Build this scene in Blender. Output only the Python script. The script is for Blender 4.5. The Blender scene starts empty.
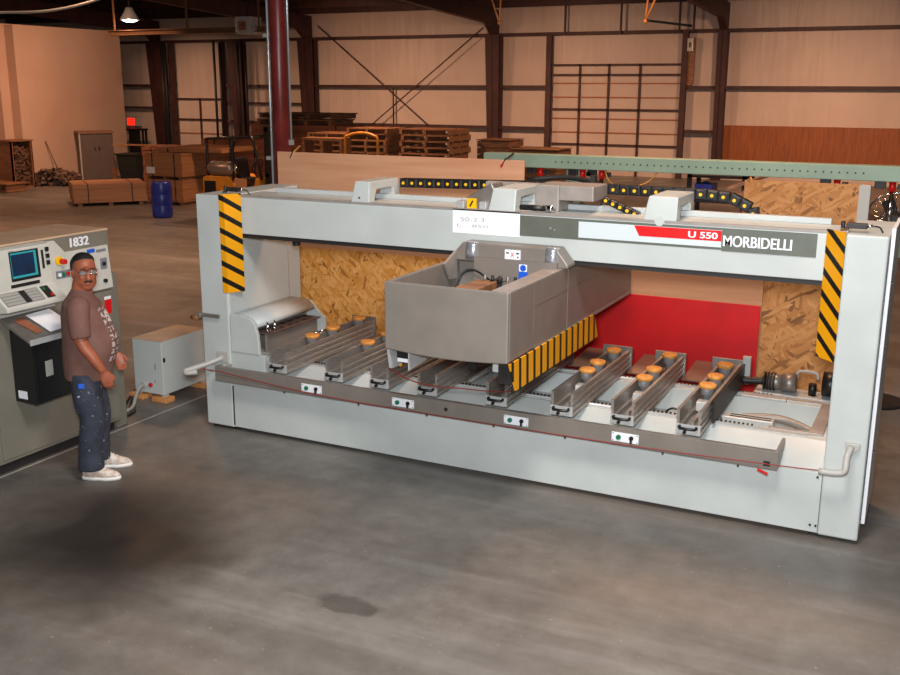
import bpy, bmesh, math, random
from mathutils import Vector, Matrix
random.seed(7)
S = bpy.context.scene
COL = S.collection
PI = math.pi

# ------------------------------------------------------------------ materials
def lin(c):
    return tuple(((v/255)/12.92 if v/255 <= .04045 else ((v/255+.055)/1.055)**2.4) for v in c) + (1,)

def mat(name, rgb, rough=.5, metal=0., var=.0, scale=8., rgb2=None, bump=0., stretch=(1,1,1), emit=None, es=1., detail=4, coat=0, spec=.5, rot=(0,0,0)):
    m = bpy.data.materials.new(name); m.use_nodes = True
    nt = m.node_tree; b = nt.nodes['Principled BSDF']
    b.inputs['Base Color'].default_value = lin(rgb)
    b.inputs['Roughness'].default_value = rough
    b.inputs['Metallic'].default_value = metal
    b.inputs['Specular IOR Level'].default_value = spec
    if coat: b.inputs['Coat Weight'].default_value = coat
    if rgb2 is None and var > 0:
        rgb2 = tuple(max(0, v*(1-var)) for v in rgb)
    if rgb2 is not None:
        tc = nt.nodes.new('ShaderNodeTexCoord'); mp = nt.nodes.new('ShaderNodeMapping')
        mp.inputs['Scale'].default_value = stretch; mp.inputs['Rotation'].default_value = rot
        nz = nt.nodes.new('ShaderNodeTexNoise'); nz.inputs['Scale'].default_value = scale; nz.inputs['Detail'].default_value = detail
        rp = nt.nodes.new('ShaderNodeValToRGB')
        rp.color_ramp.elements[0].position = .35; rp.color_ramp.elements[1].position = .65
        rp.color_ramp.elements[0].color = lin(rgb2); rp.color_ramp.elements[1].color = lin(rgb)
        L = nt.links.new
        L(tc.outputs['Object'], mp.inputs['Vector']); L(mp.outputs['Vector'], nz.inputs['Vector'])
        L(nz.outputs['Fac'], rp.inputs['Fac']); L(rp.outputs['Color'], b.inputs['Base Color'])
        if bump:
            bp = nt.nodes.new('ShaderNodeBump'); bp.inputs['Strength'].default_value = bump; bp.inputs['Distance'].default_value = .01
            L(nz.outputs['Fac'], bp.inputs['Height']); L(bp.outputs['Normal'], b.inputs['Normal'])
    if emit is not None:
        b.inputs['Emission Color'].default_value = lin(emit); b.inputs['Emission Strength'].default_value = es
    return m

def math_node(nt, op, a, b=None):
    n = nt.nodes.new('ShaderNodeMath'); n.operation = op
    for i, v in enumerate((a, b)):
        if v is None: continue
        if isinstance(v, (int, float)): n.inputs[i].default_value = v
        else: nt.links.new(v, n.inputs[i])
    return n.outputs[0]

def stripe_mat(name, vec, period, duty, off=0., c1=(250, 178, 6), c2=(18, 17, 16)):
    """hazard stripes: value = dot(object coords, vec)/period, black where fract < duty"""
    m = mat(name, c1, .45); nt = m.node_tree; b = nt.nodes['Principled BSDF']
    tc = nt.nodes.new('ShaderNodeTexCoord')
    d = nt.nodes.new('ShaderNodeVectorMath'); d.operation = 'DOT_PRODUCT'
    nt.links.new(tc.outputs['Object'], d.inputs[0]); d.inputs[1].default_value = vec
    v = math_node(nt, 'DIVIDE', d.outputs['Value'], period)
    v = math_node(nt, 'ADD', v, 100.0+off)
    v = math_node(nt, 'FRACT', v)
    v = math_node(nt, 'LESS_THAN', v, duty)
    mx = nt.nodes.new('ShaderNodeMix'); mx.data_type = 'RGBA'
    mx.inputs[6].default_value = lin(c1); mx.inputs[7].default_value = lin(c2)
    nt.links.new(v, mx.inputs[0]); nt.links.new(mx.outputs[2], b.inputs['Base Color'])
    return m

M = {}
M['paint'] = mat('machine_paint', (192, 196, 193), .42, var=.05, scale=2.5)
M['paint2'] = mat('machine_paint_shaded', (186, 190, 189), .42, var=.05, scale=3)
M['taupe'] = mat('taupe_paint', (133, 124, 116), .42, metal=.15, var=.06, scale=5)
M['taupe_light'] = mat('taupe_rim', (160, 150, 143), .45, metal=.15, var=.08, scale=9)
M['alu'] = mat('aluminium', (176, 166, 158), .36, metal=.55, var=.14, scale=14, stretch=(8, 1, 8))
M['alu_dull'] = mat('dull_aluminium', (150, 143, 136), .45, metal=.6, var=.12, scale=10)
M['plate'] = mat('light_steel_plate', (196, 196, 194), .35, metal=.3, var=.06)
M['chrome'] = mat('chrome', (220, 220, 222), .12, metal=1.)
M['cupsteel'] = mat('cup_steel', (196, 196, 200), .25, metal=.55)
M['black'] = mat('black_plastic', (24, 23, 24), .4)
M['dark'] = mat('dark_steel', (52, 48, 47), .5, metal=.4, var=.2)
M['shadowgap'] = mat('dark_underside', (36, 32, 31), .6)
M['cup'] = mat('tan_rubber_cup', (214, 150, 72), .6, rgb2=(186, 122, 54), scale=30)
M['flap'] = mat('brown_steel_flap', (122, 94, 84), .42, metal=.25, var=.12, scale=6)
M['shelf'] = mat('perforated_brown_shelf', (124, 100, 92), .35, metal=.5, var=.15)
M['white'] = mat('white_plastic', (232, 232, 236), .45)
M['paper'] = mat('white_paper', (240, 240, 244), .7)
M['ink'] = mat('faint_ink', (168, 168, 170), .7)
M['decal_dark'] = mat('grey_green_decal', (98, 101, 92), .4, var=.05)
M['decal_white'] = mat('white_decal', (204, 212, 214), .4)
M['red'] = mat('red_decal', (214, 16, 18), .4)
M['red_plastic'] = mat('red_plastic', (200, 24, 20), .35)
M['green_led'] = mat('green_button', (20, 110, 78), .35)
M['blue'] = mat('blue_sticker', (28, 88, 200), .4)
M['silver'] = mat('silver_clip', (196, 200, 208), .25, metal=.7)
M['yellow'] = mat('yellow_plastic', (246, 186, 10), .4)
M['redcable'] = mat('red_brown_cable', (138, 40, 34), .5)
M['green_press'] = mat('pale_green_paint', (136, 158, 138), .45, var=.07, scale=3)
M['haz_left'] = stripe_mat('hazard_left', (.3, .45, .9), .1215, .34, .2, (232, 158, 6))
M['haz_right'] = stripe_mat('hazard_right', (1.0, 0, 1.), .138, .34, .1, (232, 158, 6))
M['haz_head'] = stripe_mat('hazard_skirt', (0, 1, .05), .122, .33, .35, (232, 158, 6))
M['haz_small'] = stripe_mat('hazard_small', (0, 1, .3), .07, .4, 0)
M['redsheet'] = mat('red_laminate', (206, 2, 8), .5, rgb2=(188, 2, 8), scale=3)
M['steelcol'] = mat('red_oxide_steel', (70, 36, 34), .6, rgb2=(52, 28, 27), scale=3)
M['girt'] = mat('girt_steel', (74, 42, 38), .6, var=.25, scale=3)
M['pipe_red'] = mat('maroon_pipe', (122, 44, 40), .35, rgb2=(104, 36, 34), scale=5)
M['conduit'] = mat('galvanised_conduit', (196, 204, 208), .3, metal=.5)
M['roof'] = mat('roof_deck', (62, 50, 46), .8, rgb2=(40, 32, 30), scale=1.5)
M['locker'] = mat('brown_grey_locker', (96, 80, 70), .5, var=.06)
M['barrel'] = mat('blue_plastic', (38, 54, 150), .35, rgb2=(28, 40, 120), scale=7)
M['bin'] = mat('black_bin', (34, 36, 38), .5)
M['cardboard'] = mat('cardboard', (186, 132, 86), .8, var=.08, scale=4)
M['forkyellow'] = mat('forklift_yellow', (206, 132, 36), .45, var=.1, scale=6)
M['tank'] = mat('steel_tank', (150, 132, 122), .35, metal=.6)
M['tire'] = mat('tyre_rubber', (30, 28, 27), .8)
M['cabinet'] = mat('cabinet_taupe', (122, 116, 104), .5, var=.05, scale=3)
M['top_lit'] = mat('top_lit_warm', (206, 172, 142), .55, var=.08, scale=6)  # warm overhead light on the tops put into this tan colour
M['console'] = mat('console_plastic', (200, 198, 188), .45, var=.04)
M['screen'] = mat('dark_screen', (14, 44, 74), .3, rgb2=(20, 34, 56), scale=12, emit=(20, 52, 84), es=.12)
M['cyan'] = mat('cyan_border', (44, 150, 158), .3, emit=(44, 150, 158), es=.12)
M['key'] = mat('grey_keys', (130, 132, 140), .5, var=.1)
M['tubegrey'] = mat('grey_hose', (160, 158, 150), .5)
M['ducttape'] = mat('beige_tube', (176, 172, 165), .45)

def grain(name, a, b, scale=2.5, stretch=(1, 1, 12), rough=.55, bump=0):
    return mat(name, a, rough, rgb2=b, scale=scale, stretch=stretch, detail=6, bump=bump)
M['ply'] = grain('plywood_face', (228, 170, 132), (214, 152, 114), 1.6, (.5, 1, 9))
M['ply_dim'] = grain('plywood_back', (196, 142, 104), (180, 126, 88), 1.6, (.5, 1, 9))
M['ply_edge'] = grain('plywood_edge', (190, 140, 92), (126, 88, 56), 3, (.3, .3, 30))
M['wood_dark'] = grain('weathered_wood', (132, 92, 62), (92, 62, 42), 4, (1, 1, 8))
M['wood_mid'] = grain('pallet_wood', (150, 104, 70), (112, 74, 48), 4, (1, 6, 8))
M['pack_pale'] = grain('pale_pack_edges', (182, 128, 88), (160, 108, 70), 1.2, (.4, .4, 9))
M['pack_red'] = grain('red_pack_edges', (150, 92, 66), (130, 78, 54), 1.2, (.4, .4, 7))
M['wood_red'] = grain('red_brown_board', (168, 104, 72), (146, 86, 60), 2, (.5, .5, 14))
M['wainscot'] = grain('wainscot_wood', (150, 84, 36), (126, 66, 26), 2.5, (10, 1, .8))
M['wedge'] = grain('pine_block', (214, 150, 90), (190, 126, 70), 5, (2, 8, 2))

def osb_mat(name, cols, seed=0, bias=0.):
    """strand board: three layers of flat flakes lying at different angles"""
    m = mat(name, cols[0], .7); nt = m.node_tree; b = nt.nodes['Principled BSDF']; L = nt.links.new
    tc = nt.nodes.new('ShaderNodeTexCoord')
    nz = nt.nodes.new('ShaderNodeTexNoise'); nz.inputs['Scale'].default_value = 6; nz.inputs['Detail'].default_value = 3
    L(tc.outputs['Object'], nz.inputs['Vector'])
    vm = nt.nodes.new('ShaderNodeVectorMath'); vm.operation = 'MULTIPLY_ADD'
    L(nz.outputs['Color'], vm.inputs[0]); vm.inputs[1].default_value = (.06, .0, .06); L(tc.outputs['Object'], vm.inputs[2])
    out = None
    for k, a in enumerate((.25+bias, 1.2+bias, -.75+bias)):
        rot = nt.nodes.new('ShaderNodeMapping'); rot.inputs['Rotation'].default_value = (0, a, 0); rot.inputs['Location'].default_value = (seed+k, 0, k*2.)
        mp = nt.nodes.new('ShaderNodeMapping'); mp.inputs['Scale'].default_value = (9, 1, 42)
        L(vm.outputs[0], rot.inputs['Vector']); L(rot.outputs['Vector'], mp.inputs['Vector'])
        vo = nt.nodes.new('ShaderNodeTexVoronoi'); vo.inputs['Scale'].default_value = 1.; L(mp.outputs['Vector'], vo.inputs['Vector'])
        sp = nt.nodes.new('ShaderNodeSeparateColor'); L(vo.outputs['Color'], sp.inputs[0])
        rp = nt.nodes.new('ShaderNodeValToRGB'); e = rp.color_ramp.elements
        e[0].position = 0; e[0].color = lin(cols[2]); e[1].position = 1; e[1].color = lin(cols[0])
        q = e.new(.12); q.color = lin(cols[1])
        L(sp.outputs[0], rp.inputs['Fac'])
        if out is None: out = rp.outputs['Color']
        else:
            x = nt.nodes.new('ShaderNodeMix'); x.data_type = 'RGBA'
            L(math_node(nt, 'GREATER_THAN', sp.outputs[1], .55), x.inputs[0]); L(out, x.inputs[6]); L(rp.outputs['Color'], x.inputs[7]); out = x.outputs[2]
    L(out, b.inputs['Base Color'])
    return m
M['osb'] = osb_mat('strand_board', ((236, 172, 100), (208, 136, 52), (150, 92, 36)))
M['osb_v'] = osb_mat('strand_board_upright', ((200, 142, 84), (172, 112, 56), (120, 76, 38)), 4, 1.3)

# floor ------------------------------------------------------------
def floor_mat():
    m = mat('polished_concrete', (92, 86, 80), .35); nt = m.node_tree; b = nt.nodes['Principled BSDF']; L = nt.links.new
    tc = nt.nodes.new('ShaderNodeTexCoord')
    def noise(scale, stretch=(1, 1, 1), rot=0., detail=6, rough=.6, loc=(0, 0, 0)):
        mp = nt.nodes.new('ShaderNodeMapping'); mp.inputs['Scale'].default_value = stretch; mp.inputs['Rotation'].default_value = (0, 0, rot); mp.inputs['Location'].default_value = loc
        nz = nt.nodes.new('ShaderNodeTexNoise'); nz.inputs['Scale'].default_value = scale; nz.inputs['Detail'].default_value = detail; nz.inputs['Roughness'].default_value = rough
        L(tc.outputs['Object'], mp.inputs['Vector']); L(mp.outputs['Vector'], nz.inputs['Vector'])
        return nz.outputs['Fac']
    def ramp(f, p0, c0, p1, c1):
        r = nt.nodes.new('ShaderNodeValToRGB'); e = r.color_ramp.elements
        e[0].position = p0; e[0].color = c0; e[1].position = p1; e[1].color = c1
        L(f, r.inputs['Fac']); return r.outputs['Color']
    def mix(f, a, c, mode='MIX'):
        x = nt.nodes.new('ShaderNodeMix'); x.data_type = 'RGBA'; x.blend_type = mode
        if isinstance(f, (int, float)): x.inputs[0].default_value = f
        else: L(f, x.inputs[0])
        for i, v in ((6, a), (7, c)):
            if isinstance(v, tuple): x.inputs[i].default_value = v
            else: L(v, x.inputs[i])
        return x.outputs[2]
    base = ramp(noise(.55), .3, lin((96, 91, 86)), .7, lin((122, 117, 111)))
    base = mix(.5, base, ramp(noise(5., detail=8, rough=.7), .3, lin((84, 79, 74)), .7, lin((134, 129, 123))))
    # long pale tyre and drag streaks running roughly along the depth of the hall
    st = ramp(noise(1.1, (.16, 1.8, 1), -1.15, 5), .53, (0, 0, 0, 1), .7, (1, 1, 1, 1))
    base = mix(math_node(nt, 'MULTIPLY', st, .3), base, lin((176, 174, 172)))
    st2 = ramp(noise(.9, (.22, 1.6, 1), -.46, 6, loc=(5, 2, 0)), .42, (0, 0, 0, 1), .62, (1, 1, 1, 1))
    base = mix(math_node(nt, 'MULTIPLY', st2, .4), base, lin((74, 67, 62)))
    st3 = ramp(noise(.5, (.5, 1.3, 1), -.46, 6, loc=(1, 7, 0)), .5, (0, 0, 0, 1), .68, (1, 1, 1, 1))
    base = mix(math_node(nt, 'MULTIPLY', st3, .3), base, lin((128, 104, 86)))
    sp = ramp(noise(26., detail=2), .69, (0, 0, 0, 1), .73, (1, 1, 1, 1))
    base = mix(math_node(nt, 'MULTIPLY', sp, .45), base, lin((170, 150, 130)))
    # one large darker patch of concrete beside the control cabinet
    def dark_patch(cx, cy, rx, ry, ang, amt, col, prev, soft=.75):
        mp = nt.nodes.new('ShaderNodeMapping'); mp.vector_type = 'TEXTURE'
        mp.inputs['Location'].default_value = (cx, cy, 0); mp.inputs['Rotation'].default_value = (0, 0, ang); mp.inputs['Scale'].default_value = (rx, ry, 1)
        nz = nt.nodes.new('ShaderNodeTexNoise'); nz.inputs['Scale'].default_value = 1.6; nz.inputs['Detail'].default_value = 5
        L(tc.outputs['Object'], nz.inputs['Vector'])
        va = nt.nodes.new('ShaderNodeVectorMath'); va.operation = 'MULTIPLY_ADD'
        L(nz.outputs['Color'], va.inputs[0]); va.inputs[1].default_value = (.7, .7, 0); L(tc.outputs['Object'], va.inputs[2])
        vs = nt.nodes.new('ShaderNodeVectorMath'); vs.operation = 'SUBTRACT'; L(va.outputs[0], vs.inputs[0]); vs.inputs[1].default_value = (.35, .35, 0)
        L(vs.outputs[0], mp.inputs['Vector'])
        ln = nt.nodes.new('ShaderNodeVectorMath'); ln.operation = 'LENGTH'; L(mp.outputs['Vector'], ln.inputs[0])
        f = ramp(ln.outputs['Value'], 1-soft, (1, 1, 1, 1), 1.0, (0, 0, 0, 1))
        return mix(math_node(nt, 'MULTIPLY', f, amt), prev, col)
    base = dark_patch(.75, -1.95, 1.1, 1.35, .35, .92, lin((36, 31, 28)), base)
    base = dark_patch(1.2, -2.15, .8, .8, 0, .8, lin((36, 31, 28)), base)
    base = dark_patch(2.75, -2.05, .16, .11, .3, .6, lin((58, 54, 50)), base, .3)
    L(base, b.inputs['Base Color'])
    rr = nt.nodes.new('ShaderNodeMapRange'); L(noise(1.3, (1, .5, 1), .5), rr.inputs[0])
    rr.inputs[1].default_value = .3; rr.inputs[2].default_value = .7; rr.inputs[3].default_value = .3; rr.inputs[4].default_value = .58
    L(rr.outputs[0], b.inputs['Roughness'])
    b.inputs['Specular IOR Level'].default_value = .4
    return m
M['floor'] = floor_mat()

def wall_mat(name, a, b_, pleat):
    m = mat(name, a, .75, rgb2=b_, scale=.5, detail=5); nt = m.node_tree; b = nt.nodes['Principled BSDF']
    if pleat:
        tc = nt.nodes.new('ShaderNodeTexCoord'); mp = nt.nodes.new('ShaderNodeMapping'); mp.inputs['Scale'].default_value = (1.1, 1, .12)
        nz = nt.nodes.new('ShaderNodeTexNoise'); nz.inputs['Scale'].default_value = 1.4; nz.inputs['Detail'].default_value = 3
        bp = nt.nodes.new('ShaderNodeBump'); bp.inputs['Strength'].default_value = .8; bp.inputs['Distance'].default_value = .12
        nt.links.new(tc.outputs['Object'], mp.inputs['Vector']); nt.links.new(mp.outputs['Vector'], nz.inputs['Vector'])
        nt.links.new(nz.outputs['Fac'], bp.inputs['Height']); nt.links.new(bp.outputs['Normal'], b.inputs['Normal'])
        b.inputs['Roughness'].default_value = .5
    return m
M['insul'] = wall_mat('vinyl_insulation', (206, 186, 172), (192, 172, 160), True)
M['plaster'] = wall_mat('painted_board_wall', (206, 172, 150), (196, 160, 138), False)

# ------------------------------------------------------------------ mesh builder
class MB:
    def __init__(s): s.v = []; s.f = []; s.sm = []
    def _add(s, vs, fs, smooth=False):
        n = len(s.v); s.v += [Vector(v) for v in vs]
        s.f += [tuple(i+n for i in f) for f in fs]; s.sm += [smooth]*len(fs); return s
    def box(s, x0, x1, y0, y1, z0, z1):
        return s._add([(x, y, z) for z in (z0, z1) for x, y in ((x0, y0), (x1, y0), (x1, y1), (x0, y1))],
                      [(3, 2, 1, 0), (4, 5, 6, 7), (0, 1, 5, 4), (1, 2, 6, 5), (2, 3, 7, 6), (3, 0, 4, 7)])
    def obox(s, c, sx, sy, sz, rz=0, rx=0, ry=0):
        R = Matrix.Rotation(rz, 3, 'Z') @ Matrix.Rotation(ry, 3, 'Y') @ Matrix.Rotation(rx, 3, 'X')
        vs = [Vector(c)+R @ Vector((x*sx/2, y*sy/2, z*sz/2)) for z in (-1, 1) for x, y in ((-1, -1), (1, -1), (1, 1), (-1, 1))]
        return s._add(vs, [(3, 2, 1, 0), (4, 5, 6, 7), (0, 1, 5, 4), (1, 2, 6, 5), (2, 3, 7, 6), (3, 0, 4, 7)])
    def prism(s, poly, axis, a, b, smooth=False):
        """poly: 2-D points; axis 'x','y','z' is the extrusion; points give the two other axes in order"""
        def P(p, t):
            return {'x': (t, p[0], p[1]), 'y': (p[0], t, p[1]), 'z': (p[0], p[1], t)}[axis]
        n = len(poly); vs = [P(p, a) for p in poly]+[P(p, b) for p in poly]
        fs = [tuple(range(n)), tuple(range(2*n-1, n-1, -1))]
        s._add(vs, fs)
        k = len(s.v)-2*n
        for i in range(n):
            j = (i+1) % n; s.f.append((k+j, k+i, k+n+i, k+n+j)); s.sm.append(smooth)
        return s
    def frustum(s, bot, top):
        """bot, top: rings of 3-D points of the same length"""
        n = len(bot)
        return s._add(list(bot)+list(top), [tuple(range(n-1, -1, -1)), tuple(range(n, 2*n))]+[(i, (i+1) % n, n+(i+1) % n, n+i) for i in range(n)])
    def cyl(s, p0, p1, r, seg=20, r1=None):
        p0, p1 = Vector(p0), Vector(p1); r1 = r if r1 is None else r1
        d = (p1-p0).normalized(); a = d.orthogonal().normalized(); b = d.cross(a)
        ring = [a*math.cos(2*PI*i/seg)+b*math.sin(2*PI*i/seg) for i in range(seg)]
        n = len(s.v); s.v += [p0+q*r for q in ring]+[p1+q*r1 for q in ring]
        s.f += [tuple(n+i for i in range(seg-1, -1, -1)), tuple(n+seg+i for i in range(seg))]; s.sm += [False, False]
        for i in range(seg):
            j = (i+1) % seg; s.f.append((n+i, n+j, n+seg+j, n+seg+i)); s.sm.append(True)
        return s
    def tube(s, pts, r, seg=10, smooth=3):
        P = [Vector(p) for p in pts]
        if smooth and len(P) > 2:
            Q = []
            for i in range(len(P)-1):
                a = P[max(i-1, 0)]; b = P[i]; c = P[i+1]; d = P[min(i+2, len(P)-1)]
                for k in range(smooth):
                    t = k/smooth
                    Q.append(.5*((2*b)+(c-a)*t+(2*a-5*b+4*c-d)*t*t+(3*b-a-3*c+d)*t**3))
            Q.append(P[-1]); P = Q
        R = r if isinstance(r, (list, tuple)) else None
        n0 = len(s.v); up = None
        for i, p in enumerate(P):
            d = (P[min(i+1, len(P)-1)]-P[max(i-1, 0)]).normalized()
            if up is None: up = d.orthogonal().normalized()
            a = (up-d*up.dot(d)).normalized(); up = a; b = d.cross(a)
            rr = r if R is None else R[0]+(R[1]-R[0])*i/(len(P)-1)
            s.v += [p+(a*math.cos(2*PI*k/seg)+b*math.sin(2*PI*k/seg))*rr for k in range(seg)]
        for i in range(len(P)-1):
            for k in range(seg):
                j = (k+1) % seg; s.f.append((n0+i*seg+k, n0+i*seg+j, n0+(i+1)*seg+j, n0+(i+1)*seg+k)); s.sm.append(True)
        s.f.append(tuple(n0+k for k in range(seg-1, -1, -1))); s.f.append(tuple(n0+(len(P)-1)*seg+k for k in range(seg))); s.sm += [False, False]
        return s
    def lathe(s, prof, c=(0, 0, 0), seg=24, axis='z'):
        n = len(s.v); C = Vector(c)
        for r, h in prof:
            for k in range(seg):
                a = 2*PI*k/seg; p = (r*math.cos(a), r*math.sin(a), h)
                if axis == 'x': p = (h, p[0], p[1])
                if axis == 'y': p = (p[0], h, p[1])
                s.v.append(C+Vector(p))
        for i in range(len(prof)-1):
            for k in range(seg):
                j = (k+1) % seg; s.f.append((n+i*seg+k, n+i*seg+j, n+(i+1)*seg+j, n+(i+1)*seg+k)); s.sm.append(True)
        s.f.append(tuple(n+k for k in range(seg-1, -1, -1))); s.f.append(tuple(n+(len(prof)-1)*seg+k for k in range(seg))); s.sm += [False, False]
        return s
    def loft(s, rings):
        """rings: list of lists of points, same length"""
        n = len(s.v); m = len(rings[0])
        for r in rings: s.v += [Vector(p) for p in r]
        for i in range(len(rings)-1):
            for k in range(m):
                j = (k+1) % m; s.f.append((n+i*m+k, n+i*m+j, n+(i+1)*m+j, n+(i+1)*m+k)); s.sm.append(True)
        s.f.append(tuple(n+k for k in range(m-1, -1, -1))); s.f.append(tuple(n+(len(rings)-1)*m+k for k in range(m))); s.sm += [True, True]
        return s
    def ball(s, c, rx, ry=None, rz=None, seg=16, rings=10, rot=None):
        ry = ry or rx; rz = rz or rx; R = rot or Matrix.Identity(3); C = Vector(c)
        n = len(s.v)
        for i in range(1, rings):
            t = PI*i/rings
            for k in range(seg):
                a = 2*PI*k/seg
                s.v.append(C+R @ Vector((rx*math.sin(t)*math.cos(a), ry*math.sin(t)*math.sin(a), -rz*math.cos(t))))
        for i in range(rings-2):
            for k in range(seg):
                j = (k+1) % seg; s.f.append((n+i*seg+k, n+i*seg+j, n+(i+1)*seg+j, n+(i+1)*seg+k)); s.sm.append(True)
        s.v.append(C+R @ Vector((0, 0, -rz))); s.v.append(C+R @ Vector((0, 0, rz))); b, t = len(s.v)-2, len(s.v)-1
        for k in range(seg):
            j = (k+1) % seg
            s.f.append((n+j, n+k, b)); s.f.append((n+(rings-2)*seg+k, n+(rings-2)*seg+j, t)); s.sm += [True, True]
        return s

ORG = {}
CAM_SCALE = [1., Vector((0, 0, 0))]     # scaling of an assembly about the camera: position = scale*modelled + offset
def build(name, mb, m, parent=None, bevel=0., seg=2, local=False, remesh=0.):
    """world-space builder mesh -> object; the geometry is stored relative to its thing's base"""
    o0 = Vector((0, 0, 0))
    if parent is not None and not local:
        o0 = ORG.get(parent.name, Vector((0, 0, 0)))
    me = bpy.data.meshes.new(name)
    me.from_pydata([tuple(v*CAM_SCALE[0]+CAM_SCALE[1]-o0) for v in mb.v], [], mb.f)
    me.polygons.foreach_set('use_smooth', mb.sm); me.update()
    me.materials.append(m if not isinstance(m, str) else M[m])
    bm = bmesh.new(); bm.from_mesh(me); bmesh.ops.recalc_face_normals(bm, faces=bm.faces); bm.to_mesh(me); bm.free()
    o = bpy.data.objects.new(name, me); COL.objects.link(o)
    if parent is not None:
        o.parent = parent; ORG[o.name] = o0
    if remesh:
        r = o.modifiers.new('r', 'REMESH'); r.mode = 'VOXEL'; r.voxel_size = remesh; r.use_smooth_shade = True
        q = o.modifiers.new('s', 'SMOOTH'); q.factor = .5; q.iterations = 3
    if bevel:
        b = o.modifiers.new('b', 'BEVEL'); b.width = bevel; b.segments = seg; b.limit_method = 'ANGLE'; b.angle_limit = .6
        b.harden_normals = False
    return o
def tag(o, label=None, cat=None, group=None, kind=None):
    if label: o['label'] = label
    if cat: o['category'] = cat
    if group: o['group'] = group
    if kind: o['kind'] = kind
    return o
def thing(name, label, cat, loc=(0, 0, 0), group=None):
    o = bpy.data.objects.new(name, None); COL.objects.link(o); o.location = loc; o.empty_display_size = .1
    ORG[o.name] = Vector(loc)
    return tag(o, label, cat, group)
def single(name, mb, m, label, cat, loc=None, group=None, bevel=0., kind=None):
    """a thing that is one mesh, its origin at its base"""
    if loc is None:
        xs = [v.x for v in mb.v]; ys = [v.y for v in mb.v]; zs = [v.z for v in mb.v]
        loc = ((min(xs)+max(xs))/2, (min(ys)+max(ys))/2, min(zs))
    L = Vector(loc); mb.v = [v-L for v in mb.v]
    o = build(name, mb, m, None, bevel); o.location = loc
    return tag(o, label, cat, group, kind)
def struct(name, mb, m, bevel=0.):
    return tag(build(name, mb, m, None, bevel), kind='structure')
def copy_tree(o, parent=None):
    c = o.copy(); COL.objects.link(c)
    if parent is not None: c.parent = parent
    for ch in list(o.children): copy_tree(ch, c)
    return c
def text(name, s, m, parent, origin, xdir, ydir, height, width=None, bold=0., depth=.002, fat=0.):
    """lettering as a mesh on a plane spanned by xdir, ydir (origin = lower left corner)"""
    cu = bpy.data.curves.new(name, 'FONT'); cu.body = s; cu.extrude = .0; cu.offset = bold; cu.size = 1.
    t = bpy.data.objects.new('tmp_text', cu); COL.objects.link(t)
    dg = bpy.context.evaluated_depsgraph_get(); me = bpy.data.meshes.new_from_object(t.evaluated_get(dg))
    COL.objects.unlink(t); bpy.data.objects.remove(t)
    xs = [v.co.x for v in me.vertices]; ys = [v.co.y for v in me.vertices]
    sx = (width/(max(xs)-min(xs))) if width else height/(max(ys)-min(ys)); sy = height/(max(ys)-min(ys))
    sx *= CAM_SCALE[0]; sy *= CAM_SCALE[0]
    X = Vector(xdir).normalized(); Y = Vector(ydir).normalized(); O = Vector(origin)*CAM_SCALE[0]+CAM_SCALE[1]-ORG.get(parent.name, Vector((0, 0, 0)))
    N = X.cross(Y); src = [v.co.copy() for v in me.vertices]; fs = [tuple(p.vertices) for p in me.polygons]
    f = fat*height; V = []; F = []
    for k, dx in enumerate((-f, 0, f) if f else (0,)):
        n = len(V); V += [O+X*((c.x-min(xs))*sx+dx)+Y*((c.y-min(ys))*sy)+N*(.0006*k) for c in src]
        F += [tuple(q+n for q in p) for p in fs]
    m2 = bpy.data.meshes.new(name); m2.from_pydata(V, [], F); m2.update(); m2.materials.append(M[m])
    o = bpy.data.objects.new(name, m2); COL.objects.link(o); o.parent = parent
    return o

# ================================================================== SETTING
struct('floor', MB().box(-32, 14, -12, 27.2, -.2, 0), 'floor')
struct('wall_back', MB().box(-32, 14, 26.75, 26.95, 0, 6.2), 'insul')
wl = MB().box(-19.35, -19.0, 14.92, 19.1, 0, 4.55)
wl.box(-19.75, -19.35, 14.6, 19.1, 0, 4.58).box(-20.2, -19.75, 8, 19.1, 0, 4.6)
struct('wall_left', wl, 'plaster')
def roofz(y): return 5.62+(26.75-y)*.055
struct('wall_right', MB().box(14, 14.2, -12, 27, 0, 7.8), 'insul')
struct('wall_far_left', MB().box(-32.2, -32, -12, 27, 0, 7.8), 'insul')
struct('ceiling', MB()._add([(-32, -12, roofz(-12)), (14, -12, roofz(-12)), (14, 27, roofz(27)), (-32, 27, roofz(27)),
                             (-32, -12, roofz(-12)+.2), (14, -12, roofz(-12)+.2), (14, 27, roofz(27)+.2), (-32, 27, roofz(27)+.2)],
                            [(0, 1, 2, 3), (4, 5, 6, 7), (0, 1, 5, 4), (1, 2, 6, 5), (2, 3, 7, 6), (3, 0, 4, 7)]), 'roof')
tn = [0]
def trim(mb, m='girt', bevel=0):
    tn[0] += 1; return struct('trim_%d' % tn[0], mb, m, bevel)
for k in range(15):
    y = 26.0-k*1.55
    z = roofz(y)
    trim(MB().box(-32, 14, y-.035, y+.035, z-.22, z-.002))
for x in (-24.1, -16.75, -9.1, -1.35, 6.3):       # rafters with their deep haunches over the columns
    b = MB()
    b.prism([(26.6, roofz(26.6)-.22), (26.6, 4.35), (25.75, 4.95), (22.3, roofz(22.3)-.75), (10, roofz(10)-.75), (-8, roofz(-8)-.75), (-8, roofz(-8)-.22)], 'x', x-.1, x+.1)
    trim(b, 'steelcol')
gx = [(-32, -7.15), (-2.5, 14)]
for z, th in ((4.6, .1), (2.88, .1), (1.5, .1)):
    segs = [(-32, 14)] if z > 4 else ([(-32, -23.4), (-20.9, -7.15), (-2.5, -1.4), (-1.4, 14)] if z > 2 else [(-20.9, -7.15), (-2.5, -1.4)])
    for a, b in segs:
        trim(MB().box(a, b, 26.5, 26.75, z-th/2, z+th/2))
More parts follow.
